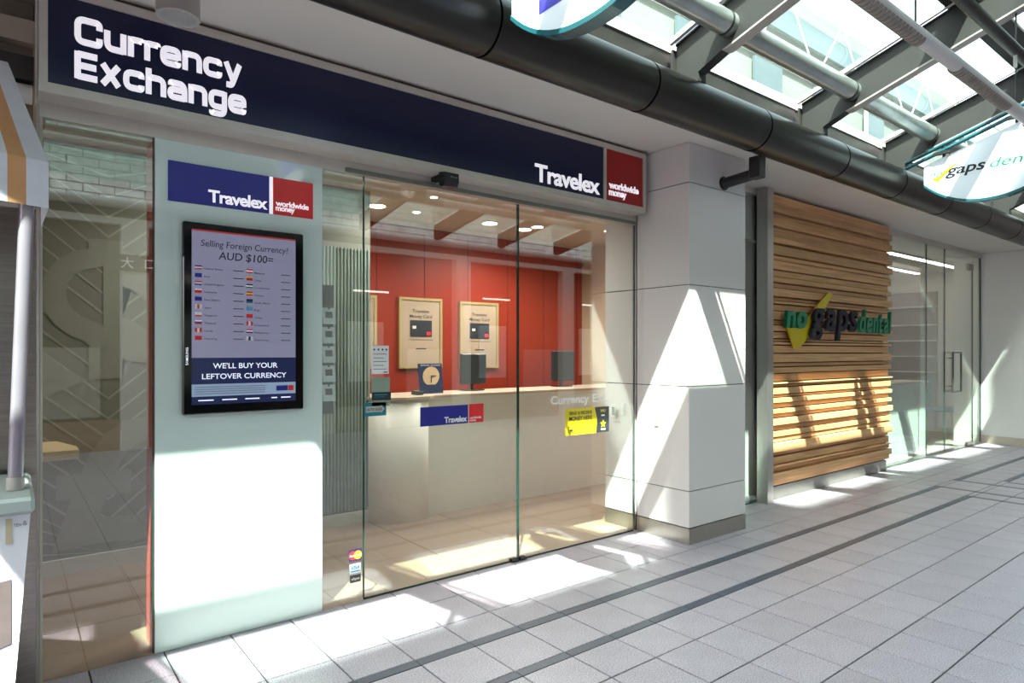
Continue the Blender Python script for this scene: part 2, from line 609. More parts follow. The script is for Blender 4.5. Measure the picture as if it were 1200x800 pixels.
def tile_obj(name, t, parent, m, j=0.0034, h=0.012, top=0.0):
    w, l = t[1] - t[0] - 2 * j, t[3] - t[2] - 2 * j
    k = (round(w, 3), round(l, 3), m.name)
    if k not in _mc:
        mb = MB(); c = 0.0018
        z0, z1 = -h, 0.0
        mb.v = [(-w/2, -l/2, z0), (w/2, -l/2, z0), (w/2, l/2, z0), (-w/2, l/2, z0),
                (-w/2, -l/2, z1 - c), (w/2, -l/2, z1 - c), (w/2, l/2, z1 - c), (-w/2, l/2, z1 - c),
                (-w/2 + c, -l/2 + c, z1), (w/2 - c, -l/2 + c, z1), (w/2 - c, l/2 - c, z1), (-w/2 + c, l/2 - c, z1)]
        fs = [(0, 3, 2, 1), (8, 9, 10, 11)]
        for i in range(4):
            q = (i + 1) % 4
            fs += [(i, q, 4 + q, 4 + i), (4 + i, 4 + q, 8 + q, 8 + i)]
        me = bpy.data.meshes.new(name)
        me.from_pydata(mb.v, [], fs); me.materials.append(m); me.update()
        _mc[k] = me
    o = bpy.data.objects.new(name, _mc[k])
    C.objects.link(o)
    o.parent = parent
    p = ORG[parent]
    o.location = ((t[0] + t[1]) / 2 - p.x, (t[2] + t[3]) / 2 - p.y, top - p.z + random.uniform(-0.0006, 0.0006))
    return o
for _, t in vis[:298]:
    tile_obj('paving_tile', t, floor, GRANITE)
mb = MB()
for t in rest:
    mb.box(t[0] + 0.003, t[1] - 0.003, t[2] + 0.003, t[3] - 0.003, -0.012, 0)
mb.build('paving_tile_field', GRANITE_STUFF, floor)['kind'] = 'stuff'
mb = MB(); ns = 0
for t in strips:
    if in_view(t) and t[1] < 9.5:
        tile_obj('dark_strip_tile', t, floor, BAND, j=0.0012); ns += 1
    else:
        mb.box(t[0] + 0.002, t[1] - 0.002, t[2] + 0.001, t[3] - 0.001, -0.012, 0)
mb.build('dark_strip_field', BAND, floor)['kind'] = 'stuff'

# shop floor (beige porcelain)
sf = struct('floor_shop', MB().box(-0.6, 6.05, FY, 6.2, -0.12, -0.004), BEIGE_GROUT)
xs = [-0.6 + 0.6 * i for i in range(12)]; xs[-1] = 6.05
ys = [3.46, 4.03, 4.62, 5.21, 5.8, 6.2]
for a, b in zip(xs, xs[1:]):
    for c_, d_ in zip(ys, ys[1:]):
        tile_obj('porcelain_tile', (a, b, c_, d_), sf, BEIGE, j=0.0015, h=0.01)
df_ = struct('floor_dental', MB().box(6.1, 16, FY, 7.2, -0.12, -0.001), mat('dental_floor', '#b5ab9e', 0.2, var=0.05))

# ================================================================== CEILINGS
struct('ceiling', MB().box(-4, 17, 2.76, 3.47, SOF, SOF + 0.10), SOFFIT)
struct('ceiling_left', MB().box(-3.9, 0.09, 3.471, 3.76, SOF, SOF + 0.1), TAUPE)
struct('trim_1', MB().box(-4, 17, 2.715, 2.76, 2.97, 3.415), DARKSTEEL)  # hidden strip, added to stop sun leaking between pipe and roof glass
struct('ceiling_shop', MB().box(-0.59, 6.05, 3.557, 6.19, 2.80, 2.9), mat('shop_ceiling_paint', '#b5ab9d', 0.6, var=0.03))
struct('ceiling_dental', MB().box(6.05, 16, 3.47, 7.3, 2.96, 3.06), WHITE)
struct('roof_deck', MB().box(-4, 17, 2.76, 7.0, 3.12, 3.2), PALE)

# ================================================================== SHOP INTERIOR WALLS
wl = struct('wall_back_left', MB().box(-0.7, 2.43, 5.06, 5.20, 0, 2.8), GREYWALL)
mb = MB()
cx = 0.53
for k in range(-4, 22):
    z = -0.1 + k * 0.135
    w = 0.011
    for sgn in (-1, 1):
        L = 0.62 if sgn < 0 else 0.62
        p = [(cx, z), (cx + sgn * L, z + L * 0.86), (cx + sgn * L, z + L * 0.86 + w * 1.6), (cx, z + w * 1.6)]
        # clip to wall height
        q = [(a, min(max(b, 0.1), 2.78)) for a, b in p]
        if max(b for a, b in q) - min(b for a, b in q) < 0.03: continue
        mb.add([(a, 5.056, b) for a, b in q], [(0, 1, 2, 3) if sgn > 0 else (3, 2, 1, 0)])
mb.build('chevron_print', GREYLINE, wl)
mb = MB()
lettering(mb, '$', 0.16, 0.86, 1.02, 1.15, 5.054, bold=0.03)
lettering(mb, '£', 0.22, 0.90, 0.16, 0.82, 5.054, bold=0.03)
mb.build('currency_symbol_print', GREYSYM, wl)
mb = MB()
for i in range(34):
    x = 1.42 + i * 0.03
    mb.tube((x, 5.052, 0.12), (x, 5.052, 2.3), 0.011, n=8)
o = mb.build('rib', RIB, wl); o['kind'] = 'stuff'
struct('baseboard_back_left', MB().box(-0.6, 2.44, 5.03, 5.06, 0, 0.1), SKIRT)
struct('wall_partition', MB().box(2.43, 2.47, 5.20, 6.2, 0, 2.8), GREYWALL)
rw = struct('wall_back', MB().box(2.0, 6.1, 6.2, 6.32, 0, 2.8), RED)
mb = MB()
for x in (3.05, 3.63, 4.21, 4.79, 5.37, 5.95):
    mb.box(x - 0.003, x + 0.003, 6.197, 6.2, 0, 2.8)
mb.build('panel_joint', mat('red_joint', '#5c1a10', 0.8), rw)
struct('wall_right', MB().box(6.05, 6.15, 3.7, 6.2, 0, 2.8), TAN)
struct('wall_left', MB().box(-0.7, -0.6, 3.46, 5.06, 0, 2.8), TAN)
struct('wall_outer', MB().box(-0.7, 6.15, 6.34, 6.44, 0, 3.1), DARKINT)

# shop counter
ct = thing('service_counter', (3.9, 5.2, 0), 'long cream service counter with rounded left end inside the currency shop', 'counter')
mb = MB()
out = []
R = 0.32
for i in range(13):
    a = PI * 0.5 + PI * i / 12 * 1.0
    out.append((2.40 + R * 0.75 + R * 0.75 * math.cos(a), 5.08 + R * math.sin(a)))
out = [(2.86, 5.38), (2.62, 5.40)] + [(2.62 + 0.22 * math.cos(a), 5.1 + 0.30 * math.sin(a)) for a in [PI * 0.5 + PI * i / 14 for i in range(1, 14)]] + [(2.62, 4.79), (2.76, 4.79), (2.86, 4.82)]
mb.prism(out, 'z', 0.0, 1.03, smooth=True)
mb.build('rounded_end', CREAM, ct)
mb = MB().box(2.862, 6.045, 4.90, 4.98, 0.0, 1.03)
mb.box(2.862, 6.045, 4.93, 5.4, 0.98, 1.03)
mb.build('front_panel', CREAM, ct)
mb = MB()
out2 = [(p[0] + (p[0] - 2.7) * 0.03, p[1]) for p in out]
mb.prism([(6.045, 5.42), (2.62, 5.42)] + [(2.62 + 0.235 * math.cos(a), 5.1 + 0.32 * math.sin(a)) for a in [PI * 0.5 + PI * i / 14 for i in range(1, 14)]] + [(2.62, 4.77), (2.86, 4.79), (2.95, 4.87), (6.045, 4.87)], 'z', 1.032, 1.055)
mb.build('countertop', WOODEDGE, ct)

# posters on the red wall
def poster(x0, x1, z0, z1, label):
    t = thing('framed_poster', ((x0 + x1) / 2, 6.19, z0), label, 'poster', 'framed card posters on the red wall')
    f = 0.03
    mb = MB()
    mb.box(x0, x1, 6.165, 6.197, z0, z0 + f); mb.box(x0, x1, 6.165, 6.197, z1 - f, z1)
    mb.box(x0, x0 + f, 6.165, 6.197, z0 + f, z1 - f); mb.box(x1 - f, x1, 6.165, 6.197, z0 + f, z1 - f)
    mb.build('frame', POSTF, t)
    MB().box(x0 + f, x1 - f, 6.175, 6.195, z0 + f, z1 - f).build('sheet', POSTER, t)
    w = x1 - x0; h = z1 - z0; cxx = (x0 + x1) / 2
    mb = MB()
    lettering(mb, 'Travelex', cxx - w * 0.2, cxx + w * 0.2, z1 - h * 0.21, h * 0.045, 6.173, bold=0.01)
    lettering(mb, 'Money Card', cxx - w * 0.26, cxx + w * 0.26, z1 - h * 0.285, h * 0.045, 6.173, bold=0.01)
    mb.quad(cxx - w * 0.28, cxx + w * 0.28, z0 + h * 0.40, z0 + h * 0.408, 6.173)
    mb.quad(cxx - w * 0.12, cxx + w * 0.12, z0 + h * 0.27, z0 + h * 0.285, 6.173)
    mb.build('lettering', INK, t)
    mb = MB().box(cxx - w * 0.25, cxx + w * 0.25, 6.168, 6.1745, z0 + h * 0.45, z0 + h * 0.68)
    mb.box(cxx - w * 0.20, cxx - w * 0.12, 6.166, 6.168, z0 + h * 0.56, z0 + h * 0.60, 1)
    mb.box(cxx + w * 0.13, cxx + w * 0.22, 6.166, 6.168, z0 + h * 0.47, z0 + h * 0.52, 2)
    mb.build('card_picture', [CHAR, PAPER, REDVIN], t)
    return t
poster(3.30, 3.84, 1.26, 2.03, 'framed cream money card poster on red wall, left one behind the clock sign')
poster(4.08, 4.63, 1.25, 2.02, 'framed cream money card poster on red wall, right one nearer the door gap')
poster(2.62, 3.04, 1.26, 2.03, 'framed cream poster half hidden at the left end of the red wall')

# things on the counter
t = thing('clock_sign', (3.06, 5.12, 1.056), 'navy back-soon card with a cream clock face standing on the counter', 'sign')
mb = MB()
mb.prism([(5.09, 1.056), (5.10, 1.056), (5.13, 1.33), (5.12, 1.33)], 'x', 2.93, 3.18)
mb.build('card', mat('navy_card', '#1d2150', 0.4), t)
mb = MB().disc((3.055, 5.099, 1.215), 0.088, n=32)
mb.build('clock_face', mat('clock_cream', '#ecc9a0', 0.5, var=0.02), t)
mb = MB().box(3.05, 3.058, 5.094, 5.097, 1.155, 1.215).box(3.055, 3.105, 5.094, 5.097, 1.213, 1.222)
mb.build('clock_hand', INK, t)
mb = MB()
lettering(mb, 'BACK SOON', 2.955, 3.155, 1.308, 0.014, 5.108)
mb.build('lettering', WVINYL, t)
for (x, w, h, yy, lab) in ((3.62, 0.30, 0.30, 5.22, 'dark grey monitor on the counter between the two posters'), (4.82, 0.33, 0.33, 5.22, 'dark grey monitor on the counter above the yellow sticker')):
    t = thing('monitor', (x, yy, 1.056), lab, 'monitor', 'computer monitors on the counter')
    MB().cbox(x - w / 2, x + w / 2, yy, yy + 0.04, 1.12, 1.12 + h, 0.008).build('housing', mat('monitor_grey', '#25282b', 0.45), t)
    MB().tube((x, yy + 0.05, 1.064), (x, yy + 0.05, 1.15), 0.018).build('neck', BLACKP, t)
    MB().cbox(x - 0.1, x + 0.1, yy - 0.04, yy + 0.12, 1.056, 1.068, 0.004).build('base', BLACKP, t)
t = thing('card_reader', (2.86, 5.0, 1.056), 'small dark card terminal on the counter right of the white notice', 'terminal')
MB().cbox(2.83, 2.89, 4.95, 5.07, 1.056, 1.09, 0.005).build('body', BLACKP, t)
MB().box(2.84, 2.88, 5.0, 5.05, 1.090, 1.093).build('screen', GREYLINE, t)

# downlights
dl = [(2.7, 5.48, 0.075), (2.59, 4.66, 0.05), (2.94, 4.86, 0.03), (3.12, 5.48, 0.035), (4.0, 5.48, 0.075), (3.4, 4.66, 0.05), (4.52, 5.32, 0.06), (4.5, 5.52, 0.075), (4.24, 4.67, 0.05), (1.2, 4.4, 0.05), (5.3, 5.0, 0.05), (0.4, 4.5, 0.04)]
names = ['brightest, at the left end nearest the red wall', 'near the door track left of the sensor', 'tiny, just behind the black door sensor', 'small, between the two left ceiling lights', 'large, in the middle over the right poster', 'near the door track, right of the sensor', 'over the right door leaf, in front of its neighbour', 'over the right door leaf nearest the red wall', 'close to the glass over the right door leaf', 'behind the white display panel', 'beside the tan side wall', 'over the small maple shelf']
for (x, yy, r), nm in zip(dl, names):
    t = thing('ceiling_light', (x, yy, 2.78), 'recessed round ceiling light ' + nm, 'light', 'recessed lights in the shop ceiling')
    mb = MB().tube((x, yy, 2.79), (x, yy, 2.799), r * 1.25, n=24)
    mb.build('trim_ring', WHITE, t)
    mb = MB().disc((x, yy, 2.7885), r, 'z', 24)
    mb.build('diffuser', DOWN, t)
    if r > 0.045:
        ld = bpy.data.lights.new('downlight_lamp', 'SPOT')
        ld.energy = 44; ld.spot_size = math.radians(160); ld.spot_blend = 0.8; ld.shadow_soft_size = 0.06; ld.color = (1, 0.95, 0.90)
        lo = bpy.data.objects.new('downlight_lamp', ld); C.objects.link(lo); lo.parent = t; lo.location = (0, 0, -0.02)

# small maple shelf at far left inside
t = thing('wall_shelf', (0.22, 4.4, 0.83), 'small pale maple shelf ledge inside the left glass pane', 'shelf')
mb = MB().prism([(-0.3, 4.32), (0.21, 4.32), (0.28, 4.02), (0.28, 3.86), (-0.3, 3.86)], 'z', 0.90, 0.945)
mb.build('board', SHELF, t)
MB().box(-0.28, -0.24, 3.9, 4.3, 0.0, 0.9).build('bracket', STEEL, t)
MB().box(0.02, 0.05, 4.1, 4.14, 0.0, 0.9).build('leg', GREYLINE, t)

# ================================================================== SHOPFRONT
GY0, GY1 = 3.455, 3.467
def pane(name, x0, x1, z0, z1, label, cat, edge_l=0.0, edge_r=0.0, y0=GY0, y1=GY1, kind=None, parts=None):
    t = thing(name, ((x0 + x1) / 2, (y0 + y1) / 2, z0), label, cat)
    if kind: t['kind'] = kind
    MB().box(x0 + edge_l, x1 - edge_r, y0, y1, z0, z1).build('glass', GLASS, t)
    if edge_l: MB().box(x0, x0 + edge_l, y0, y1, z0, z1).build('glass_edge', GLASS_EDGE, t)
    if edge_r: MB().box(x1 - edge_r, x1, y0, y1, z0, z1).build('glass_edge', GLASS_EDGE, t)
    return t
pane('glass_panel', 0.118, 0.545, 0.004, 2.45, 'fixed clear glass panel left of the white display panel', 'window', edge_r=0.004)
pane('glass_panel', 1.372, 1.612, 0.004, 2.45, 'narrow fixed glass panel between white display panel and sliding doors', 'window')
d1 = pane('sliding_door', 1.618, 2.762, 0.012, 2.45, 'left sliding glass door leaf carrying the blue and red sticker', 'door', edge_l=0.006, edge_r=0.005)
d2 = pane('sliding_door', 2.765, 3.962, 0.012, 2.45, 'right sliding glass door leaf carrying the yellow sticker, beside the pillar', 'door', edge_l=0.006, edge_r=0.010)
for d, x in ((d1, 2.70), (d2, 2.77)):
    MB().cbox(x, x + 0.055, 3.435, 3.485, 0.0, 0.022, 0.004).build('floor_guide', BLACKP, d)
MB().box(1.62, 2.762, 3.462, 3.466, 0.0, 0.011).build('bottom_seal', GLASS_EDGE, d1)
MB().box(2.765, 3.95, 3.462, 3.466, 0.0, 0.011).build('bottom_seal', GLASS_EDGE, d2)
struct('trim_2', MB().box(0.10, 3.962, 3.44, 3.56, 2.45, 2.525), FRAME)
struct('trim_3', MB().box(1.5, 3.955, 3.425, 3.4395, 2.452, 2.475), mat('track_groove', '#6d7068', 0.5))
struct('wall_above_shopfront', MB().box(0.094, 6.1, 3.47, 3.55, 2.525, 3.0), WHITE)
mb = MB().box(0.108, 0.118, 3.44, 3.48, 0, 2.45)
struct('trim_4', mb, mat('pale_seal', '#b9b2a4', 0.4))

# white display panel with red returns
t = thing('display_wall', (0.955, 3.5, 0), 'tall white glass display panel with red edges holding the rates screen', 'panel')
MB().box(0.549, 1.368, 3.446, 3.462, 0.002, 2.45).build('white_face', PANELG, t)
MB().box(0.547, 0.56, 3.463, 3.67, 0.002, 2.45).build('red_edge', REDEDGE, t)
MB().box(1.345, 1.366, 3.463, 3.62, 0.002, 2.45).build('right_return', WHITE, t)
MB().box(0.561, 1.344, 3.60, 3.62, 0.002, 2.45).build('back', WHITE, t)
# brand strip on the panel
t = thing('brand_strip', (0.955, 3.44, 2.16), 'blue and red brand strip across the top of the white display panel', 'sign')
MB().box(0.604, 1.079, 3.441, 3.4455, 2.16, 2.354).build('blue_field', NAVY2, t)
MB().box(1.100, 1.314, 3.441, 3.4455, 2.16, 2.354).build('red_field', REDVIN, t)
mb = MB().box(1.081, 1.098, 3.4415, 3.4455, 2.16, 2.354)
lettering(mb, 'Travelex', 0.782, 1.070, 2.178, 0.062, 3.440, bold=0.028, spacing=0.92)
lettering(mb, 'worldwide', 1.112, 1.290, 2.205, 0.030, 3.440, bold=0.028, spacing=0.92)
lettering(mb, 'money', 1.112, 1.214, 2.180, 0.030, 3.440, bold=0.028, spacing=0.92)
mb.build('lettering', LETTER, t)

# rates screen
sx0, sx1, sz0, sz1 = 0.663, 1.251, 1.127, 2.065
t = thing('rates_screen', (0.957, 3.43, sz0), 'upright black-framed digital screen listing foreign currency rates', 'screen')
mb = MB()
yf, yb = 3.412, 3.4455
MB().cbox(sx0, sx1, yf, yb, sz0, sz1, 0.005).build('bezel', BEZEL, t)
ix0, ix1, iz0, iz1 = 0.701, 1.207, 1.175, 2.030
ys_ = 3.4105
MB().quad(ix0, ix1, 1.405, iz1, ys_).build('display', SCREEN, t)
mb = MB().quad(ix0, ix1, 1.275, 1.405, ys_); mb.quad(ix0, ix1, 1.175, 1.215, ys_)
mb.build('navy_banner', SCREENB, t)
MB().quad(ix0, ix1, 1.215, 1.275, ys_).build('footer', SCREENP, t)
mb = MB().quad(ix0, ix1, iz1 - 0.006, iz1 + 0.002, ys_ - 0.0005)
mb.build('red_line', REDVIN, t)
mb = MB()
ty = ys_ - 0.001
lettering(mb, 'Selling Foreign Currency?', 0.742, 1.168, 1.952, 0.031, ty, bold=0.004, shear=0.1)
lettering(mb, 'AUD $100=', 0.822, 1.090, 1.893, 0.038, ty, bold=0.012, shear=0.1)
left = ['United States', 'Euro', 'United Kingdom', 'Indonesia', 'New Zealand', 'Japan', 'Singapore', 'Thailand', 'Canada', 'Hong Kong']
right = ['Malaysia', 'China', 'U A Emirates', 'Vietnam', 'South Africa', 'Fiji', 'Turkey', 'Switzerland', 'Philippines', 'South Korea']
for col, (xx, rowsn) in enumerate(((0.757, left), (0.995, right))):
    for i, nm in enumerate(rowsn):
        z = 1.838 - i * 0.0382 - (0.004 if col else 0)
        lettering(mb, nm, xx, xx + 0.0065 * len(nm), z, 0.0085, ty, bold=0.01)
        mb.quad(xx + 0.135, xx + 0.185, z + 0.002, z + 0.006, ty)
mb.build('rate_lettering', mat('screen_ink', '#3b3c52', 0.4, var=0.02), t)
mb = MB()
FL = [MATS['red_vinyl'], NAVY2, WVINYL, YEL, mat('flag_green', '#2a7a4a', 0.4), mat('flag_sky', '#5aa5c9', 0.4), INK]
pats_l = ['rwb', 'bbb', 'bwr', 'rrw', 'bbb', 'wRw', 'rww', 'rbw', 'rWr', 'rrr']
pats_r = ['rwr', 'rry', 'gwk', 'ryr', 'gbk', 'sss', 'rrr', 'rWr', 'bwr', 'wkw']
idx = {'r': 0, 'b': 1, 'w': 2, 'y': 3, 'g': 4, 's': 5, 'k': 6, 'R': 0, 'W': 2}
for xx, pats in ((0.715, pats_l), (0.955, pats_r)):
    for i, p in enumerate(pats):
        z0_ = 1.836 - i * 0.0382
        vertical = p in ('rWr', 'wRw', 'wkw')
        mb = MB()
        for k in range(3):
            if vertical: mb.quad(xx + k * 0.0105, xx + (k + 1) * 0.0105, z0_, z0_ + 0.02, ty, idx[p[k]])
            else: mb.quad(xx, xx + 0.0315, z0_ + k * 0.0067, z0_ + (k + 1) * 0.0067, ty, idx[p[k]])
        mb.build('flag', FL, t)
mb = MB()
lettering(mb, "WE'LL BUY YOUR", 0.797, 1.112, 1.352, 0.026, ty, bold=0.01)
lettering(mb, 'LEFTOVER CURRENCY', 0.747, 1.158, 1.300, 0.026, ty, bold=0.01)
for x0_, x1_ in ((0.73, 0.80), (0.84, 0.91), (0.95, 1.02), (1.08, 1.11), (1.13, 1.18)):
    mb.quad(x0_, x1_, 1.193, 1.199, ty)
mb.build('banner_lettering', SCRTXT, t)
mb = MB().quad(1.105, 1.165, 1.231, 1.258, ty, 0).quad(1.168, 1.196, 1.231, 1.258, ty, 1)
for k in range(4): mb.quad(0.715, 1.05, 1.226 + k * 0.011, 1.229 + k * 0.011, ty, 2)
mb.build('footer_print', [NAVY2, REDVIN, INKL], t)
mb = MB()
lettering(mb, 'SAMSUNG', 0, 0.085, 0, 0.011, 0, bold=0.01, frame=((0.686, yf - 0.001, 1.37), (0, 0, 1), (-1, 0, 0), (0, -1, 0)))
mb.build('maker_lettering', SCRTXT, t)

# strip of hanging card packs
t = thing('card_strip', (1.42, 3.49, 1.06), 'tall black hanging strip of white card packs beside the white display panel', 'display')
MB().box(1.385, 1.450, 3.492, 3.500, 1.085, 1.80).build('backing', mat('strip_backing', '#3c4a42', 0.5), t)
mb = MB().box(1.383, 1.452, 3.487, 3.492, 1.69, 1.81); mb.build('header_card', mat('header_black', '#26221f', 0.4), t)
for i in range(5):
    z = 1.590 - i * 0.108
    mb = MB(); mb.prism([(3.471, z), (3.476, z), (3.490, z + 0.092), (3.485, z + 0.092)], 'x', 1.384, 1.457)
    c = mb.build('card_pack', WVINYL, t)
    mb = MB(); mb.prism([(3.4752, z + 0.035), (3.4762, z + 0.035), (3.4815, z + 0.07), (3.4805, z + 0.07)], 'x', 1.399, 1.440)
    mb.box(1.416, 1.426, 3.482, 3.485, z + 0.082, z + 0.096)
    mb.build('card_print', CHAR, c)

# stickers on the glass
SY = GY0 - 0.0012
def sticker(name, x0, x1, z0, z1, m, label, cat='sticker'):
    t = thing(name, ((x0 + x1) / 2, SY, z0), label, cat)
    MB().box(x0, x1, SY, GY0 - 0.0002, z0, z1).build('film', m, t)
    return t
t = sticker('brand_sticker', 1.992, 2.346, 0.975, 1.094, NAVY2, 'blue and red brand sticker in the middle of the left door leaf')
MB().box(2.354, 2.469, SY, GY0 - 0.0002, 0.975, 1.096).build('red_film', REDVIN, t)
mb = MB()
lettering(mb, 'Travelex', 2.165, 2.338, 0.986, 0.038, SY - 0.0005, bold=0.028, spacing=0.92)
lettering(mb, 'worldwide', 2.360, 2.450, 1.000, 0.016, SY - 0.0005, bold=0.02, spacing=0.92)
lettering(mb, 'money', 2.360, 2.410, 0.984, 0.016, SY - 0.0005, bold=0.02, spacing=0.92)
mb.build('lettering', WVINYL, t)
t = sticker('arrow_sticker', 1.622, 1.762, 1.060, 1.139, TEALS, 'teal auto slide arrow sticker at left edge of door')
mb = MB(); mb.prism([(1.632, 1.082), (1.728, 1.082), (1.728, 1.073), (1.752, 1.0995), (1.728, 1.126), (1.728, 1.117), (1.632, 1.117)], 'y', SY - 0.0006, SY - 0.0001)
mb.build('arrow', mat('arrow_pale', '#b7b8b0', 0.5), t)
mb = MB(); lettering(mb, 'AUTO SLIDE', 1.637, 1.735, 1.092, 0.015, SY - 0.001, bold=0.02)
mb.build('lettering', INK, t)
t = sticker('white_notice', 1.668, 1.778, 1.305, 1.471, WVINYL, 'white printed notice taped on left door glass above counter')
mb = MB()
for k in range(4): mb.disc((1.685 + k * 0.026, SY - 0.0006, 1.448), 0.006, n=12)
for k in range(5): mb.quad(1.68, 1.765 - 0.02 * (k % 2), 1.42 - k * 0.022, 1.423 - k * 0.022, SY - 0.0006)
mb.quad(1.745, 1.77, 1.312, 1.318, SY - 0.0006)
mb.build('lettering', INK, t)
t = sticker('hours_notice', 1.668, 1.785, 1.115, 1.285, mat('notice_green', '#8fa38f', 0.5), 'pale green notice below the white notice on the left door')
MB().box(1.668, 1.792, SY - 0.001, SY - 0.0002, 1.150, 1.198).build('dark_print', CHAR, t)
mb = MB().quad(1.685, 1.77, 1.18, 1.186, SY - 0.0015).quad(1.685, 1.75, 1.168, 1.172, SY - 0.0015)
mb.build('lettering', TEALS, t)
t = sticker('card_sticker', 1.528, 1.607, 0.235, 0.305, mat('card_navy', '#31214f', 0.4), 'card logo sticker with red and yellow circles, topmost of three by door edge', 'sticker')
mb = MB().disc((1.553, SY - 0.0006, 0.270), 0.024, n=24, mi=0).disc((1.582, SY - 0.0009, 0.270), 0.024, n=24, mi=1)
mb.build('circle_print', [REDVIN, mat('orange_yellow', '#f2b21a', 0.4)], t)
mb = MB(); lettering(mb, 'MasterCard', 1.533, 1.601, 0.264, 0.010, SY - 0.0013, bold=0.01); mb.build('lettering', WVINYL, t)
t = sticker('card_sticker', 1.532, 1.600, 0.168, 0.222, mat('card_pale', '#c4d4dc', 0.4), 'pale blue card logo sticker, middle of three by door edge', 'sticker')
mb = MB(); lettering(mb, 'VISA', 1.542, 1.592, 0.190, 0.021, SY - 0.0006, bold=0.03, shear=0.25)
mb.quad(1.538, 1.594, 0.176, 0.182, SY - 0.0006); mb.build('lettering', mat('card_blue', '#2a5a94', 0.4), t)
t = sticker('card_sticker', 1.535, 1.600, 0.115, 0.158, CHAR, 'dark card logo sticker, lowest of three by door edge', 'sticker')
mb = MB(); lettering(mb, 'eftpos', 1.543, 1.592, 0.130, 0.014, SY - 0.0006, bold=0.02); mb.build('lettering', PAPER, t)
t = thing('window_lettering', (3.3, SY, 1.04), 'white vinyl words Currency Exchange cut off on right door glass', 'lettering')
mb = MB()
lettering(mb, 'Currency', 3.060, 3.445, 1.056, 0.062, SY, bold=0.03)
lettering(mb, 'Exc', 3.482, 3.632, 1.056, 0.062, SY, bold=0.03)
mb.build('lettering', WVINYL, t)
t = sticker('money_sticker', 3.203, 3.66, 0.822, 1.016, YEL, 'yellow and charcoal send and receive money sticker on right door leaf', 'sticker')
mb = MB(); mb.prism([(3.52, 0.822), (3.66, 0.822), (3.66, 1.016), (3.505, 1.016), (3.53, 0.93)], 'y', SY - 0.0008, SY - 0.0001)
mb.build('charcoal_field', CHAR, t)
mb = MB()
lettering(mb, 'SEND & RECEIVE', 3.240, 3.475, 0.971, 0.024, SY - 0.001, bold=0.02)
lettering(mb, 'MONEY HERE', 3.240, 3.475, 0.928, 0.030, SY - 0.001, bold=0.02)
for a, b, c_, d_ in ((3.235, 3.485, 0.842, 0.846), (3.235, 3.485, 0.884, 0.888), (3.235, 3.24, 0.846, 0.884), (3.48, 3.485, 0.846, 0.884), (3.40, 3.404, 0.846, 0.884), (3.245, 3.275, 0.850, 0.865)):
    mb.quad(a, b, c_, d_, SY - 0.001)
mb.build('lettering', INK, t)
mb = MB()
lettering(mb, 'WU', 3.565, 3.62, 0.975, 0.022, SY - 0.001, bold=0.03)
st = []
for i in range(10):
    rr = 0.034 if i % 2 == 0 else 0.016
    a = PI / 2 + i * PI / 5
    st.append((3.595 + rr * math.cos(a), 0.885 + rr * math.sin(a)))
mb.prism(st, 'y', SY - 0.0012, SY - 0.0009)
mb.build('yellow_print', YEL, t)
MB().quad(3.57, 3.62, 0.838, 0.850, SY - 0.001).quad(3.575, 3.612, 0.945, 0.956, SY - 0.001).build('white_print', WVINYL, t)

# door sensor
t = thing('door_sensor', (2.10, 3.26, 2.43), 'black motion sensor under the navy sign above the doors', 'sensor')
mb = MB(); mb.prism([(3.235, 2.50), (3.299, 2.512), (3.299, 2.44), (3.28, 2.42), (3.25, 2.42), (3.232, 2.45)], 'x', 2.03, 2.13)
mb.build('housing', BLACKP, t)
mb = MB(); lettering(mb, 'dorma', 2.07, 2.12, 2.472, 0.010, 3.2325, bold=0.01); mb.build('lettering', GREYLINE, t)
MB().box(2.06, 2.10, 3.302, 3.44, 2.485, 2.512).build('bracket', BLACKP, t)

# ================================================================== FASCIA SIGN
t = thing('fascia_sign', (2.0, 3.38, 2.515), 'long navy currency exchange fascia sign with red end panel above the shopfront', 'sign')
f0, f1, g0, g1 = 0.10, 3.915, 2.515, 2.975
mb = MB()
mb.box(f0, f1, 3.30, 3.44, g0, 2.557); mb.box(f0, f1, 3.30, 3.44, 2.938, g1)
mb.box(f0, 0.131, 3.30, 3.44, 2.557, 2.938); mb.box(3.885, f1, 3.30, 3.44, 2.557, 2.938)
mb.box(3.449, 3.478, 3.305, 3.33, 2.557, 2.938)
mb.build('frame', FRAME, t)
MB().box(0.131, 3.449, 3.312, 3.43, 2.557, 2.938).build('navy_face', NAVY, t)
MB().box(3.478, 3.885, 3.312, 3.43, 2.557, 2.938).build('red_face', REDSIGN, t)
mb = MB()
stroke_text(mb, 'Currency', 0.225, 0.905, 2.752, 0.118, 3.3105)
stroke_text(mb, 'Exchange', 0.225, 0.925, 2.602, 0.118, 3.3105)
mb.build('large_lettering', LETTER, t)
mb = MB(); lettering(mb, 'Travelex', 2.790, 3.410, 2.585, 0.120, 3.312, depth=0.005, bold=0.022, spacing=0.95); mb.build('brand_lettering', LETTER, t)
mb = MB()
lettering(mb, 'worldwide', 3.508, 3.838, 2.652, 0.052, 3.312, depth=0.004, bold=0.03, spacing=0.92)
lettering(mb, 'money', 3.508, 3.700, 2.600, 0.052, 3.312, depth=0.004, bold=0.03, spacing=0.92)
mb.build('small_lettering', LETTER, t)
struct('trim_5', MB().box(0.10, 3.96, 3.33, 3.47, 2.976, 2.9995), mat('brown_shadow_gap', '#6b5548', 0.7))

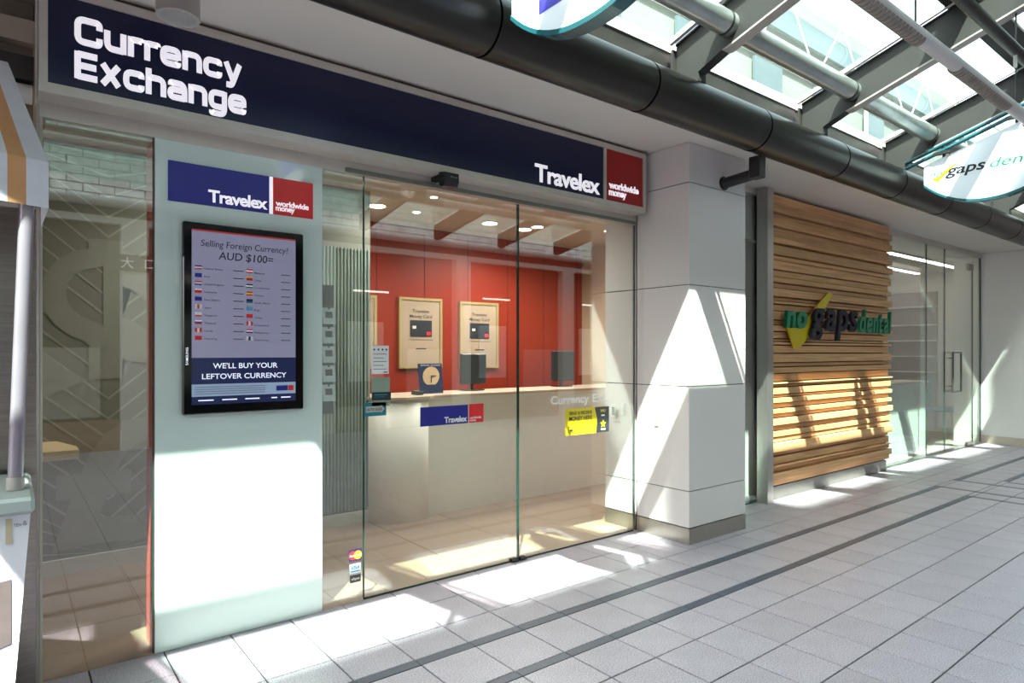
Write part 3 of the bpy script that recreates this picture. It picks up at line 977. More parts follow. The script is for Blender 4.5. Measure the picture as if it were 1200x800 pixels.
# ceiling spotlight at top left
t = thing('ceiling_spotlight', (0.57, 3.03, 2.84), 'grey cylinder spotlight hanging under the soffit above the sign', 'light')
MB().tube((0.57, 3.03, 2.853), (0.57, 3.03, 2.985), 0.085, n=32).build('barrel', PALE, t)
MB().tube((0.57, 3.03, 2.985), (0.57, 3.03, 2.9998), 0.03, n=16).build('stem', DARKSTEEL, t)
MB().disc((0.57, 3.03, 2.8525), 0.07, 'z').build('lens', mat('grey_lens', '#8f908c', 0.3), t)

# left side: stainless column and dark beams above
t = thing('stainless_column', (-0.45, 3.5, 0), 'brushed stainless column at far left behind the market cart', 'column')
MB().box(-1.0, 0.096, 3.44, 3.60, 0, 2.04).build('cladding', STEEL, t)
MB().box(-1.0, 0.098, 3.42, 3.60, 2.043, 2.065).build('cap', PALE, t)
MB().box(0.096, 0.107, 3.435, 3.5, 0, 2.5).build('edge_strip', PALE, t)
struct('wall_left_upper', MB().box(-3.9, 0.09, 3.62, 3.75, 2.066, 3.0), TAUPE)
struct('trim_6', MB().box(-3.9, 0.09, 3.50, 3.61, 2.615, 2.72), DARKSTEEL)
struct('trim_7', MB().tube((-3.9, 3.54, 2.565), (0.085, 3.54, 2.565), 0.042), WHITE)
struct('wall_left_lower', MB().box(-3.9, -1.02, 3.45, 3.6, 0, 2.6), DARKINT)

# ================================================================== PILLAR
t = thing('pillar', (4.35, 3.37, 0), 'square white clad pillar with stainless plinth between currency shop and timber wall', 'pillar')
px0, px1, py0, py1 = 3.985, 4.725, 2.95, 3.80
MB().box(px0 + 0.012, px1 - 0.012, py0 + 0.012, py1 - 0.012, 0, SOF).build('core', JOINT, t)
zs = [0.122, 0.396, 1.177, 1.938, 2.70, SOF]
g = 0.0035
for a, b in zip(zs, zs[1:]):
    MB().box(px0, px1, py0, py0 + 0.012, a + g, b - g).build('cladding_panel', CLAD, t)
    MB().box(px0, px0 + 0.0118, py0 + 0.0123, GY0 - 0.004, a + g, b - g).build('cladding_panel', CLAD, t)
    MB().box(px0, px0 + 0.0118, GY1 + 0.004, py1, a + g, b - g).build('cladding_panel', CLAD, t)
    MB().box(px1 - 0.0118, px1, py0 + 0.0123, py1, a + g, b - g).build('cladding_panel', CLAD, t)
mb = MB().box(px0 - 0.003, px1 + 0.003, py0 - 0.003, py0 + 0.011, 0, 0.118).box(px0 - 0.003, px0 + 0.011, py0 + 0.011, GY0 - 0.003, 0, 0.118).box(px1 - 0.011, px1 + 0.003, py0 + 0.011, 3.4, 0, 0.118)
mb.box(px0 - 0.003, px0 + 0.011, GY1 + 0.003, py1, 0, 0.118)
mb.build('plinth', mat('plinth_stainless', '#b0a9a0', 0.32, 0.85, var=0.06, scale=3, stretch=(40, 40, 1)), t)
def switch(y, z, w, h, m, label):
    t = thing('wall_switch', (3.98, y, z), label, 'switch')
    MB().cbox(3.976, 3.9845, y - w / 2, y + w / 2, z - h / 2, z + h / 2, 0.002).build('plate', WHITE, t)
    MB().box(3.972, 3.976, y - w * 0.3, y + w * 0.3, z - h * 0.32, z + h * 0.28).build('button', m, t)
switch(3.70, 0.945, 0.05, 0.11, CHAR, 'white key switch with dark face on pillar just inside the glass')
switch(3.60, 0.965, 0.04, 0.10, WHITE, 'plain white switch plate on pillar inside the glass')
switch(3.25, 0.92, 0.045, 0.12, GREYLINE, 'narrow grey call button outside on the sunlit side of the pillar')

# glass and white panel between pillar and steel post
w1 = struct('window_1', MB().box(4.73, 5.695, 3.415, 3.427, 0.012, 2.97), GLASS)
MB().box(5.695, 5.701, 3.412, 3.43, 0.0, 2.98).build('glass_edge', GLASS_EDGE, w1)
MB().box(4.73, 5.695, 3.405, 3.437, 2.945, 2.999).build('head_frame', FRAME, w1)
MB().box(4.73, 5.695, 3.405, 3.437, 0.0, 0.012).build('sill', GLASS_EDGE, w1)
struct('wall_white_return', MB().box(4.73, 6.04, 3.60, 3.69, 0, 3.0), WHITE)
struct('floor_sill', MB().box(4.73, 5.83, 3.461, 3.60, -0.1, 0.004), GRANITE_STUFF)
t = thing('steel_post', (5.76, 3.38, 0), 'tall brushed stainless post at left edge of the timber slat wall', 'post')
MB().box(5.645, 5.748, 3.29, 3.40, 0, 2.995).build('casing', STEEL_V, t)
MB().box(5.72, 5.748, 3.401, 3.41, 0, 2.995).build('return', STEEL_V, t)

# ================================================================== TIMBER SLAT WALL
scale = 0.00827
edges_px = [230.2, 239.2, 249, 255, 265.5, 277, 285, 288.5, 298.5, 304.5, 315.7, 324, 330.7, 337, 347.3, 352, 356, 364, 374.7, 380.7, 388, 396.7, 400, 404, 413.8, 425, 430, 437.5, 447.5, 450.5, 453.7, 462.5, 466, 472.5, 478.7, 485, 490, 498.7, 505, 512.5, 518.7, 530, 535, 545, 547.5, 553.7, 562.5, 570]
t = thing('timber_slat_wall', (7.1, 3.4, 0), 'horizontal oak slat feature wall carrying the dental sign', 'wall panel')
MB().box(5.752, 8.46, 3.405, 3.46, 0.0, 2.995).build('backing', mat('slat_backing', '#3b2416', 0.8), t)
MB().box(5.752, 8.40, 3.345, 3.404, 0.0, 0.128).build('plinth', mat('plinth_grey', '#85807c', 0.35, 0.6), t)
zz = [1.43 + (413.1 - v) * scale for v in edges_px]
zz[0] = 2.97
rs = random.Random(11)
deps = [0.04, 0.06, 0.03, 0.075, 0.03, 0.045, 0.055, 0.07, 0.03, 0.075, 0.035, 0.05, 0.04, 0.065]
last = 0
for i, (a, b) in enumerate(zip(zz, zz[1:])):
    d = deps[(i * 5 + i // 3) % len(deps)]
    if abs(d - last) < 0.009: d = 0.068 if last < 0.05 else 0.035
    last = d
    xe = 8.47 + rs.uniform(-0.02, 0.03) + (d - 0.05) * 0.5
    mb = MB().cbox(5.753, xe, 3.40 - d - 0.02, 3.404, b + 0.005, a - 0.005, 0.002)
    mb.build('slat', WOOD, t)

# raised dental sign on the slats
t = thing('dental_wall_sign', (7.3, 3.24, 1.5), 'raised green and navy lettering with yellow tick on the timber slats', 'sign')
def letters(txt, x0, x1, base, cap, m, bold, shear, y=3.275, depth=0.035, stretch=1.0):
    ws = []
    for ch in txt:
        vs, fs = text_geo(ch, bold, shear, 0.5)
        ws.append(max(v.x for v in vs) - min(v.x for v in vs))
    tot = sum(ws) + 0.06 * (len(txt) - 1)
    k = (x1 - x0) / tot
    x = x0
    for ch, w in zip(txt, ws):
        mb = MB(); lettering(mb, ch, x, x + w * k, base, cap, y, depth=depth, bold=bold, shear=shear)
        mb.build('letter', m, t)
        x += (w + 0.06) * k
letters('no', 5.90, 6.30, 1.672, 0.24, GREENL, 0.035, 0.12)
letters('gaps', 6.36, 7.38, 1.66, 0.33, NAVYL, 0.02, 0.2, y=3.262)
letters('dental', 7.46, 8.30, 1.655, 0.26, GREENL, 0.02, 0.2)
mb = MB()
mb.prism([(5.93, 1.73), (6.03, 1.765), (6.12, 1.755), (6.21, 1.665), (6.34, 1.75), (6.55, 1.90), (6.82, 2.07), (6.90, 2.05), (6.70, 1.86), (6.45, 1.63), (6.22, 1.48), (6.12, 1.47), (6.04, 1.58)], 'y', 3.292, 3.276)
mb.build('tick', YELTICK, t)

# ================================================================== DENTAL SHOPFRONT
def dpane(name, x0, x1, **k):
    w = struct(name, MB().box(x0 + 0.006, x1 - 0.006, 3.456, 3.468, 0.01, 2.93), GLASS)
    MB().box(x1 - 0.006, x1 + 0.004, 3.455, 3.469, 0.01, 2.93).build('glass_edge', GLASS_EDGE, w)
    return w
dpane('window_2', 8.36, 9.98)
dpane('window_3', 9.985, 10.66)
dd = thing('door_1', (11.25, 3.462, 0), 'frameless glass entry door of the dental surgery with long pull handle', 'door')
dd['kind'] = 'structure'
MB().box(10.67, 11.81, 3.456, 3.468, 0.012, 2.80).build('glass', GLASS, dd)
MB().box(11.81, 11.83, 3.455, 3.469, 0.012, 2.80).build('glass_edge', GLASS_EDGE, dd)
h = MB()
h.path([(10.80, 3.40, 0.86), (10.80, 3.40, 1.43)], 0.014); h.path([(11.13, 3.40, 0.86), (11.13, 3.40, 1.43)], 0.014)
h.path([(10.80, 3.40, 1.43), (11.13, 3.40, 1.43)], 0.014); h.path([(10.80, 3.40, 0.86), (11.13, 3.40, 0.86)], 0.014)
h.tube((10.80, 3.40, 1.35), (10.80, 3.456, 1.35), 0.009); h.tube((10.80, 3.40, 0.94), (10.80, 3.456, 0.94), 0.009)
h.build('handle', mat('handle_metal', '#6b6a66', 0.3, 0.8), dd)
MB().cbox(11.55, 11.80, 3.44, 3.484, 0.0, 0.06, 0.004).build('pivot', STEEL, dd)
MB().cbox(11.62, 11.81, 3.44, 3.484, 2.70, 2.80, 0.004).build('top_patch', STEEL, dd)
mb = MB().quad(11.25, 11.34, 1.36, 1.45, 3.455); mb.build('hours_print', GREYLINE, dd)
w = struct('window_4', MB().box(11.84, 12.185, 3.456, 3.468, 0.01, 2.93), GLASS)
MB().box(12.17, 12.19, 3.45, 3.472, 0.01, 2.93).build('glass_edge', GLASS_EDGE, w)
struct('trim_8', MB().box(8.36, 12.2, 3.44, 3.50, 2.93, 3.0), FRAME)
struct('trim_9', MB().box(10.67, 11.83, 3.45, 3.475, 2.81, 2.93), GLASS)
ew = struct('wall_end', MB().box(12.2, 12.34, 2.60, 3.47, 0.0, 3.0), WHITE)
struct('baseboard_end', MB().box(12.18, 12.2, 2.60, 3.455, 0.0, 0.12), mat('beige_baseboard', '#b9ada0', 0.5))
# interior
struct('wall_dental_back', MB().box(6.1, 16, 7.0, 7.1, 0, 2.96), mat('dental_back_wall', '#c9c3bb', 0.5))
struct('wall_dental_side', MB().box(14.0, 14.1, 3.5, 7.0, 0, 2.96), WHITE)
struct('wall_dental_return', MB().box(12.2, 12.34, 3.475, 3.83, 0, 2.96), WHITE)
struct('wall_dental_front', MB().box(12.34, 14.0, 3.475, 3.55, 0, 2.96), WHITE)
struct('wall_dental_left', MB().box(8.2, 8.34, 3.47, 7.0, 0, 2.96), WHITE)
t = thing('reception_cabinet', (9.7, 3.8, 0), 'white waist-high reception cabinet behind the dental window', 'cabinet')
MB().cbox(8.4, 10.40, 3.60, 3.98, 0.0, 1.0, 0.006).build('body', mat('cabinet_white', '#d8dedb', 0.3), t)
MB().cbox(8.4, 10.42, 3.58, 4.0, 1.003, 1.03, 0.005).build('top', PAPER, t)
t = thing('display_shelf', (13.9, 5.05, 0), 'pale grey open shelf unit at the far end of the dental surgery', 'shelf')
MB().box(13.93, 13.98, 4.65, 5.6, 0.0, 2.6).build('back', mat('shelf_back', '#9a918b', 0.5), t)
for z in (1.05, 1.35, 1.65, 1.95, 2.3):
    MB().box(13.7, 13.93, 4.65, 5.6, z, z + 0.02).build('shelf_board', WHITE, t)
t = thing('waiting_chair', (13.0, 4.25, 0), 'blue grey waiting chair seen through the dental door', 'chair')
bl = mat('chair_blue', '#6f8594', 0.6)
MB().cbox(12.75, 13.25, 4.0, 4.5, 0.40, 0.47, 0.02).build('seat', bl, t)
MB().cbox(12.75, 13.25, 4.47, 4.53, 0.50, 1.0, 0.02).build('backrest', bl, t)
for x in (12.79, 13.21):
    for yy in (4.04, 4.46):
        MB().tube((x, yy, 0), (x, yy, 0.405), 0.014).build('leg', STEEL, t)
for yy, lab in ((4.10, 'long bright linear lamp on dental ceiling, front one'), (4.85, 'long bright linear lamp on dental ceiling, rear one')):
    t = thing('linear_lamp', (11.0, yy, 2.93), lab, 'light', 'linear lamps on the dental ceiling')
    MB().box(8.6, 13.6, yy - 0.05, yy + 0.05, 2.93, 2.959).build('housing', WHITE, t)
    MB().box(8.62, 13.58, yy - 0.035, yy + 0.035, 2.918, 2.9298).build('diffuser', LINEAR, t)

# ================================================================== BIG PIPE AT THE SOFFIT EDGE
PY, PZ, PR = 2.57, 3.036, 0.147
t = thing('rainwater_pipe', (4.5, PY, PZ - PR), 'large dark metal pipe running along the edge of the soffit', 'pipe')
seams = [-4.0, -1.9, -0.6, 0.6, 1.84, 3.0, 4.22, 5.4, 6.54, 7.7, 8.92, 10.1, 11.3, 12.5, 14.5, 17]
for a, b in zip(seams, seams[1:]):
    MB().tube((a + 0.006, PY, PZ), (b - 0.006, PY, PZ), PR, n=48).build('pipe_section', PIPE, t)
for a in seams[1:-1]:
    MB().tube((a - 0.0058, PY, PZ), (a + 0.0058, PY, PZ), PR - 0.012, n=48).build('seam', mat('seam_black', '#0c0b0a', 0.8), t)
    MB().tube((a + 0.006, PY, PZ - 0.002), (a + 0.03, PY, PZ - 0.002), PR + 0.0025, n=48).build('collar', PIPE, t)
t = thing('pipe_bracket', (4.42, 2.8, 2.7), 'dark pipe elbow joining the large pipe to the white pillar', 'bracket')
mb = MB().tube((4.42, 2.66, 2.775), (4.42, 2.949, 2.755), 0.042, n=20)
mb.build('arm', DARKSTEEL, t)
MB().cbox(4.375, 4.465, 2.615, 2.705, 2.735, 2.895, 0.006).build('leg', DARKSTEEL, t)
MB().tube((4.42, 2.938, 2.756), (4.42, 2.9495, 2.755), 0.054, n=24).build('flange', DARKSTEEL, t)

# ================================================================== GLASS ROOF
def zb(y): return 3.205 + 0.32 * (2.488 - y)          # underside of beam
def zt(y): return 3.427 + 0.32 * (2.662 - y)          # top of beam
beams = [(-1.3, 'far left end'), (0.28, 'above the left edge of the currency shop'), (1.87, 'above the round blade sign near the top centre'), (3.47, 'first dark beam to the right of the upper blade sign'), (5.08, 'second dark beam from the upper blade sign, crossing the skylight middle'), (6.65, 'above the white dental blade sign'), (8.22, 'just beyond the dental blade sign'), (9.8, 'second beyond the dental blade sign'), (11.4, 'near the end wall'), (13.0, 'beyond the end wall')]
YB = -0.6
for x, lab in beams:
    t = thing('roof_beam', (x, 0, zb(0)), 'dark steel roof beam ' + lab, 'beam', 'steel roof beams under the glass')
    mb = MB()
    mb.prism([(2.64, 3.05), (2.64, zt(2.64) - 0.012), (YB, zt(YB) - 0.012), (YB, zb(YB) + 0.012), (2.30, zb(2.30) + 0.012), (2.47, zb(2.49)), (2.47, 3.15)], 'x', x - 0.04, x + 0.04)
    mb.build('web', GREYSTEEL, t)
    mb = MB()
    mb.prism([(2.64, zt(2.64) - 0.012), (2.64, zt(2.64)), (YB, zt(YB)), (YB, zt(YB) - 0.012)], 'x', x - 0.05, x + 0.05)
    mb.build('top_flange', GREYSTEEL, t)
    mb = MB()
    mb.prism([(2.27, zb(2.27)), (2.30, zb(2.30) + 0.012), (YB, zb(YB) + 0.012), (YB, zb(YB))], 'x', x - 0.04, x + 0.04)
    mb.build('bottom_flange', PALE, t)
    MB().box(x - 0.07, x + 0.07, 2.645, 2.66, 3.12, 3.40).build('end_plate', GREYSTEEL, t)
    mb = MB()
    for s_ in (-1, 1):
        xx = x + s_ * 0.075
        mb.prism([(2.66, zt(2.66)), (2.66, zt(2.66) + 0.03), (YB, zt(YB) + 0.03), (YB, zt(YB))], 'x', xx - 0.014, xx + 0.014)
    mb.build('glazing_bar', WHITE, t)
    mb = MB(); mb.prism([(YB, zb(YB)), (YB, zt(YB)), (-4.0, 3.93), (-4.0, 3.64)], 'x', x - 0.05, x + 0.05)
    mb.build('far_web', GREYSTEEL, t)
labs = ['first', 'second', 'third', 'fourth', 'fifth', 'sixth', 'seventh', 'eighth', 'ninth']
GP = [2.72, 1.60]
for i, (a, b) in enumerate(zip(beams, beams[1:])):
    x0_, x1_ = a[0] + 0.09, b[0] - 0.09
    for (ya, yb_), row in (((2.70, 1.62), 'lower'), ((1.42, -0.55), 'upper')):
        mb = MB(); mb.prism([(ya, zt(ya) + 0.012), (ya, zt(ya) + 0.020), (yb_, zt(yb_) + 0.020), (yb_, zt(yb_) + 0.012)], 'x', x0_, x1_)
        o = mb.build('roof_pane', ROOFG)
        tag(o, 'greenish roof glass pane of the %s row, %s bay from the left end' % (row, labs[i]), 'glass pane', 'glass panes of the arcade roof')
for i, (a, b) in enumerate(zip(beams, beams[1:])):
    mb = MB(); mb.prism([(-0.62, zt(YB) + 0.012), (-0.62, zt(YB) + 0.02), (-4.1, 3.95), (-4.1, 3.942)], 'x', a[0] + 0.06, b[0] - 0.06)
    tag(mb.build('roof_pane', ROOFG), 'far slope roof glass pane, %s bay from the left end, seen in reflection' % labs[i], 'glass pane', 'glass panes of the arcade roof')
struct('trim_13', MB().tube((-3.9, YB, zt(YB) + 0.02), (17, YB, zt(YB) + 0.02), 0.08), GREYSTEEL)
t = thing('shade_purlin', (5, 1.52, zt(1.52)), 'dark metal strip added between the two rows of roof glass to shade the display panel', 'purlin')  # strip added to cast a shadow band on the display panel
mb = MB(); mb.prism([(1.615, zt(1.615) + 0.002), (1.615, zt(1.615) + 0.03), (1.425, zt(1.425) + 0.03), (1.425, zt(1.425) + 0.002)], 'x', -3.9, 17)
mb.build('strip', GREYSTEEL, t)
t = thing('eaves_upstand', (5, 2.73, 3.40), 'white painted upstand just above the large pipe', 'trim')
MB().box(-3.9, 17, 2.705, 2.76, 3.416, 3.47).build('upstand', WHITE, t)
# tubes through the beams
t = thing('conduit_tube', (5, 2.25, 3.34), 'grey metal tube running through the roof beams nearest the large pipe', 'tube')
for a, b in zip(beams, beams[1:]):
    MB().tube((a[0] + 0.015, 2.25, 3.41), (b[0] - 0.015, 2.25, 3.41), 0.070, n=32).build('tube_section', GALV, t)
    MB().tube((b[0] - 0.10, 2.25, 3.41), (b[0] - 0.085, 2.25, 3.41), 0.073, n=32).build('collar', DARKSTEEL, t)
t = thing('white_light_tube', (5, 1.25, 2.94), 'long white tube with grey ribbed sections hung below the roof beams', 'tube')
mb = MB().tube((-3.5, 1.25, 2.98), (14, 1.25, 2.98), 0.0365, n=24)
mb.build('tube', mat('tube_white', '#cfcacd', 0.35, var=0.04), t)
x = 1.28; k = 0
while x < 11:
    L = 0.88
    mb = MB()
    for j in range(22):
        xx = x + j * L / 22
        mb.tube((xx, 1.255, 2.974), (xx + L / 22 * 0.8, 1.255, 2.974), 0.0385, n=24)
    mb.build('ribbed_section', mat('ribbed_grey_sleeve', '#8c827c', 0.5, var=0.15, scale=20), t)
    x += 1.37
for x_, _ in beams[1:]:
    MB().tube((x_, 1.25, 3.016), (x_, 1.25, zb(1.25) + 0.002), 0.005, n=8).build('hanger', DARKSTEEL, t)
t = thing('sprinkler_pipe', (5, 1.16, 3.19), 'thin dark pipe with small nozzles high under the roof beams', 'pipe')
MB().tube((-3.5, 1.16, 3.222), (14, 1.16, 3.222), 0.032, n=20).build('pipe', DARKSTEEL, t)
for x_, _ in beams[1:]:
    MB().box(x_ - 0.02, x_ + 0.02, 1.15, 1.17, 3.253, zb(1.16) + 0.002).build('hanger', DARKSTEEL, t)
for x_ in (2.6, 4.7, 5.9, 7.2):
    MB().tube((x_, 1.16, 3.12), (x_, 1.16, 3.192), 0.010, n=10).build('nozzle', WHITE, t)

# ================================================================== BLADE SIGNS
def blade(X, label, kind):
    t = thing('blade_sign', (X, 1.75, 2.75), label, 'sign', 'hanging blade signs of the arcade')
    pts = []
    ya, yb_ = 2.30, 1.33
    n = 22
    for i in range(n + 1):
        s = i / n
        y_ = ya + (yb_ - ya) * s
        u = (y_ - (ya + yb_) / 2) / ((ya - yb_) / 2)
        z_ = 2.755 + 0.205 * abs(u) ** 2.3
        pts.append((y_, z_))
    top = [(yb_, 3.13 + 0.32 * (2.30 - yb_) - 0.02), (ya, 3.13)]
    outline = pts + top
    mb = MB(); mb.prism(outline, 'x', X - 0.028, X + 0.028)
    mb.build('panel', BLADE, t)
    rim = [Vector((X, p[0], p[1] - 0.012)) for p in pts]
    mb = MB()
    for a, b in zip(pts, pts[1:]):
        mb.add([(X - 0.036, a[0], a[1]), (X + 0.036, a[0], a[1]), (X + 0.036, b[0], b[1]), (X - 0.036, b[0], b[1]),
                (X - 0.036, a[0], a[1] - 0.022), (X + 0.036, a[0], a[1] - 0.022), (X + 0.036, b[0], b[1] - 0.022), (X - 0.036, b[0], b[1] - 0.022)],
               [(0, 3, 2, 1), (4, 5, 6, 7), (0, 1, 5, 4), (1, 2, 6, 5), (2, 3, 7, 6), (3, 0, 4, 7)])
    mb.build('rim', TEAL, t)
    mb = MB()
    for dz in (0.05, 0.10):
        mb.tube((X - 0.05, 2.44, 3.13 + dz - 0.045), (X - 0.05, 1.55, 3.13 + dz - 0.045 + 0.285), 0.017, n=14)
    mb.build('hanging_rail', TEAL, t)
    for yy in (2.15, 1.62):
        mb = MB()
        zz_ = 3.13 + 0.32 * (2.30 - yy)
        mb.box(X - 0.07, X - 0.03, yy - 0.06, yy + 0.06, zz_ + 0.02, zz_ + 0.045)
        mb.tube((X, yy, zz_ - 0.01), (X, yy, zb(yy) - 0.001), 0.012, n=10)
        mb.build('clamp', DARKSTEEL, t)
    fr = ((X - 0.0285, 0, 0), (0, -1, 0), (0, 0, 1), (-1, 0, 0))
    if kind == 'dental':
        for txt, a, b, cap, m, bd in (('no', 2.25, 2.155, 0.07, GREENL, 0.0), ('gaps', 2.13, 1.83, 0.088, NAVYL, 0.02), ('dental', 1.80, 1.40, 0.075, GREENL, 0.0)):
            mb = MB()
            lettering(mb, txt, -a, -b, 3.005, cap, 0.001, bold=bd, shear=0.25, frame=fr)
            mb.build('lettering', m, t)
        mb = MB(); mb.prism([(2.24, 3.0), (2.19, 2.96), (2.15, 3.0), (2.0, 3.13), (2.14, 3.05), (2.18, 3.005)], 'x', X - 0.0292, X - 0.0286)
        mb.build('tick', YELTICK, t)
    else:
        mb = MB(); mb.prism([(2.11, 2.885), (2.11, 3.13), (1.45, 3.13), (1.45, 2.885)], 'x', X - 0.0295, X - 0.0286)
        mb.build('blue_field', mat('blade_blue', '#3a36b8', 0.3, var=0.03), t)
    return t
blade(1.83, 'round-bottomed blade sign with blue corner hanging at top centre', 'blue')
blade(6.61, 'white round-bottomed dental blade sign hanging at upper right', 'dental')

# ================================================================== MARKET CART (left edge)
t = thing('market_cart', (-0.5, 2.55, 0), 'white market cart with tan striped canvas roof at the far left edge', 'cart')
mb = MB()
yF, yR = 2.80, 3.40
mb.add([(-1.1, yF, 0.08), (0.004, yF, 0.08), (0.004, yR - 0.05, 0.08), (-1.1, yR - 0.05, 0.08), (-1.2, yF, 0.87), (0.062, yF, 0.87), (0.062, yR - 0.05, 0.87), (-1.2, yR - 0.05, 0.87)],
       [(0, 3, 2, 1), (4, 5, 6, 7), (0, 1, 5, 4), (1, 2, 6, 5), (2, 3, 7, 6), (3, 0, 4, 7)])
mb.build('body', CARTW, t)
MB().cbox(-1.22, 0.074, yF - 0.02, yR - 0.02, 0.872, 0.930, 0.012).build('worktop', CARTG, t)
mb = MB().prism([(-0.45, 0.61), (0.009, 0.652), (0.009, 0.433), (-0.45, 0.30)], 'y', yF - 0.004, yF - 0.0005)
mb.build('window_panel', mat('cart_window', '#55504f', 0.25, var=0.2), t)
mb = MB()
for k in range(7): mb.box(-0.006 - k * 0.04, 0.011 - k * 0.04, yF - 0.004, yF - 0.0005, 0.775, 0.860)
mb.build('tan_stripe', mat('cart_stripe', '#b7ab8f', 0.5), t)
mb = MB(); lettering(mb, 'TEN', 0.016, 0.036, 0.830, 0.011, yF - 0.001, bold=0.02); lettering(mb, '&', 0.040, 0.054, 0.832, 0.015, yF - 0.001)
mb.build('lettering', INKL, t)
for x_ in (-0.95, -0.12):
    MB().tube((x_, 2.9, 0.06), (x_, 2.95, 0.06), 0.0598, n=24).build('wheel', BLACKP, t)
MB().tube((0.020, 2.96, 0.931), (0.059, 2.96, 2.09), 0.0235, n=18).build('pole', POLE, t)
MB().tube((0.020, 2.96, 0.932), (0.0215, 2.96, 0.978), 0.0275, n=18).build('pole_collar', PALE, t)
MB().tube((-1.1, 2.96, 0.931), (-1.1, 2.96, 2.09), 0.0235, n=18).build('pole', POLE, t)
# canvas roof, hipped, striped: panels between hem and apex
def lerp(a, b, s): return tuple(a[i] + (b[i] - a[i]) * s for i in range(3))
hemR, hemL = (0.119, 2.94, 2.136), (-1.3, 2.55, 2.16)
topR, topL = (0.0, 3.38, 2.63), (-1.15, 3.2, 2.63)
backR = (0.112, 3.415, 2.136)
backT = (0.0, 3.41, 2.63)
cuts = [0.0, 0.047, 0.085, 0.20, 0.30, 0.42, 0.52, 0.64, 0.74, 0.88, 1.0]
for i, (a, b) in enumerate(zip(cuts, cuts[1:])):
    m = CANVASTAN if i % 2 == 1 else CANVAS
    q = [lerp(hemR, hemL, a), lerp(hemR, hemL, b), lerp(topR, topL, b), lerp(topR, topL, a)]
    v = [(p[0], p[1], p[2] - (0.17 if j < 2 else 0)) for j, p in enumerate([lerp(hemR, hemL, a), lerp(hemR, hemL, b)])]
    mb = MB()
    mb.add([*q, *[(p[0], p[1] + 0.006, p[2]) for p in q]], [(1, 0, 3, 2), (5, 6, 7, 4), (0, 1, 5, 4), (2, 3, 7, 6)])
    mb.build('canvas_panel', m, t)
    mb = MB()
    mb.add([v[0], v[1], q[1], q[0], (v[0][0], v[0][1] + .005, v[0][2]), (v[1][0], v[1][1] + .005, v[1][2]), (q[1][0], q[1][1] + .005, q[1][2]), (q[0][0], q[0][1] + .005, q[0][2])], [(1, 0, 3, 2), (5, 6, 7, 4), (0, 1, 5, 4), (2, 3, 7, 6)])
    mb.build('valance', m, t)
mb = MB()
mb.add([hemR, backR, backT, topR], [(0, 1, 2, 3)])
mb.add([hemR, backR, (0.112, 3.415, 1.966), (0.119, 2.94, 1.966)], [(3, 2, 1, 0)])
mb.build('side_canvas', CANVAS, t)
mb = MB(); mb.add([topR, topL, (-1.15, 3.41, 2.63), backT], [(0, 3, 2, 1)])
mb.build('top_canvas', CANVAS, t)
MB().box(-1.2, 0.05, 2.98, 3.02, 2.03, 2.09).build('roof_rail', mat('rail_brown', '#4b3a30', 0.6), t)

# ================================================================== OPPOSITE SIDE OF THE ARCADE (seen in reflections)
OY = -4.0
wo_ = struct('wall_opposite', MB().box(-8, 20, -5.3, -5.0, 3.2, 8.0), MORTAR)
mb = MB()
r_ = 0; z = 3.4
while z < 7.95:
    x = -7.9 + (0.21 if r_ % 2 else 0)
    while x < 19.5:
        mb.box(x, x + 0.405, -5.0, -4.985, z, z + 0.118)
        x += 0.42
    z += 0.132; r_ += 1
o = mb.build('brick', BRICKM, wo_); o['kind'] = 'stuff'
struct('wall_sky_block', MB().box(17.0, 17.3, -5.0, 2.7, 0, 6), mat('sky_block_wall', '#8d8780', 0.6))  # unseen wall added to keep bright sky out of the glass reflections
struct('ceiling_opposite', MB().box(-6, 17, -5.0, OY + 0.02, 3.3, 3.4), SOFFIT)
struct('trim_10', MB().tube((-6, OY, 3.60), (17, OY, 3.60), 0.07), SOFFIT)
struct('trim_14', MB().box(-6, 17, OY - 0.06, OY + 0.02, 3.4, 3.58), DARKSTEEL)
struct('trim_11', MB().box(-6, 17, -4.98, -4.9, 4.75, 4.85), GREYSTEEL)
struct('wall_opposite_base', MB().box(-6, 17, OY - 0.25, OY - 0.12, 0, 3.3), DARKINT)
for x in (-4.5, -1.6, 1.3, 4.2, 7.1, 10.0, 12.9):
    struct('trim_12', MB().box(x, x + 0.35, OY - 0.12, OY + 0.05, 0, 3.3), SOFFIT)
cols = ['#7a7f80', '#8d6a50', '#58636e', '#9a948a', '#6e4f48', '#7c8a80']
for i, x in enumerate((-4.15, -1.25, 1.65, 4.55, 7.45, 10.35)):
    t = thing('shopfront_opposite', (x + 1.27, OY - 0.1, 0), 'shopfront across the arcade seen only in reflection, bay %s' % labs[i], 'shopfront')
    MB().box(x, x + 2.55, OY - 0.115, OY - 0.09, 0.0, 0.45).build('stall_riser', mat('riser_%d' % i, cols[i], 0.5), t)
    MB().box(x + 0.3, x + 1.0, OY - 0.11, OY - 0.07, 0.9, 2.0).build('display_board', mat('board_%d' % i, ['#c9c4b8', '#a9b4ba', '#d8d2c2'][i % 3], 0.5), t)
    MB().box(x + 1.5, x + 2.3, OY - 0.11, OY - 0.07, 0.5, 1.5).build('display_stand', mat('stand_%d' % i, cols[(i + 2) % 6], 0.5), t)
    MB().box(x + 0.4, x + 1.1, OY - 0.09, OY - 0.05, 2.55, 2.58).build('fluorescent_tube', TUBE, t)
t = thing('lettered_sign', (2.1, OY + 0.1, 2.6), 'dark shop sign with white characters across the arcade, seen mirrored in the glass', 'sign')
MB().box(0.9, 3.3, OY + 0.06, OY + 0.08, 2.62, 2.86).build('board', DARKINT, t)
fr = ((0, OY + 0.0805, 0), (-1, 0, 0), (0, 0, 1), (0, 1, 0))
mb = MB()
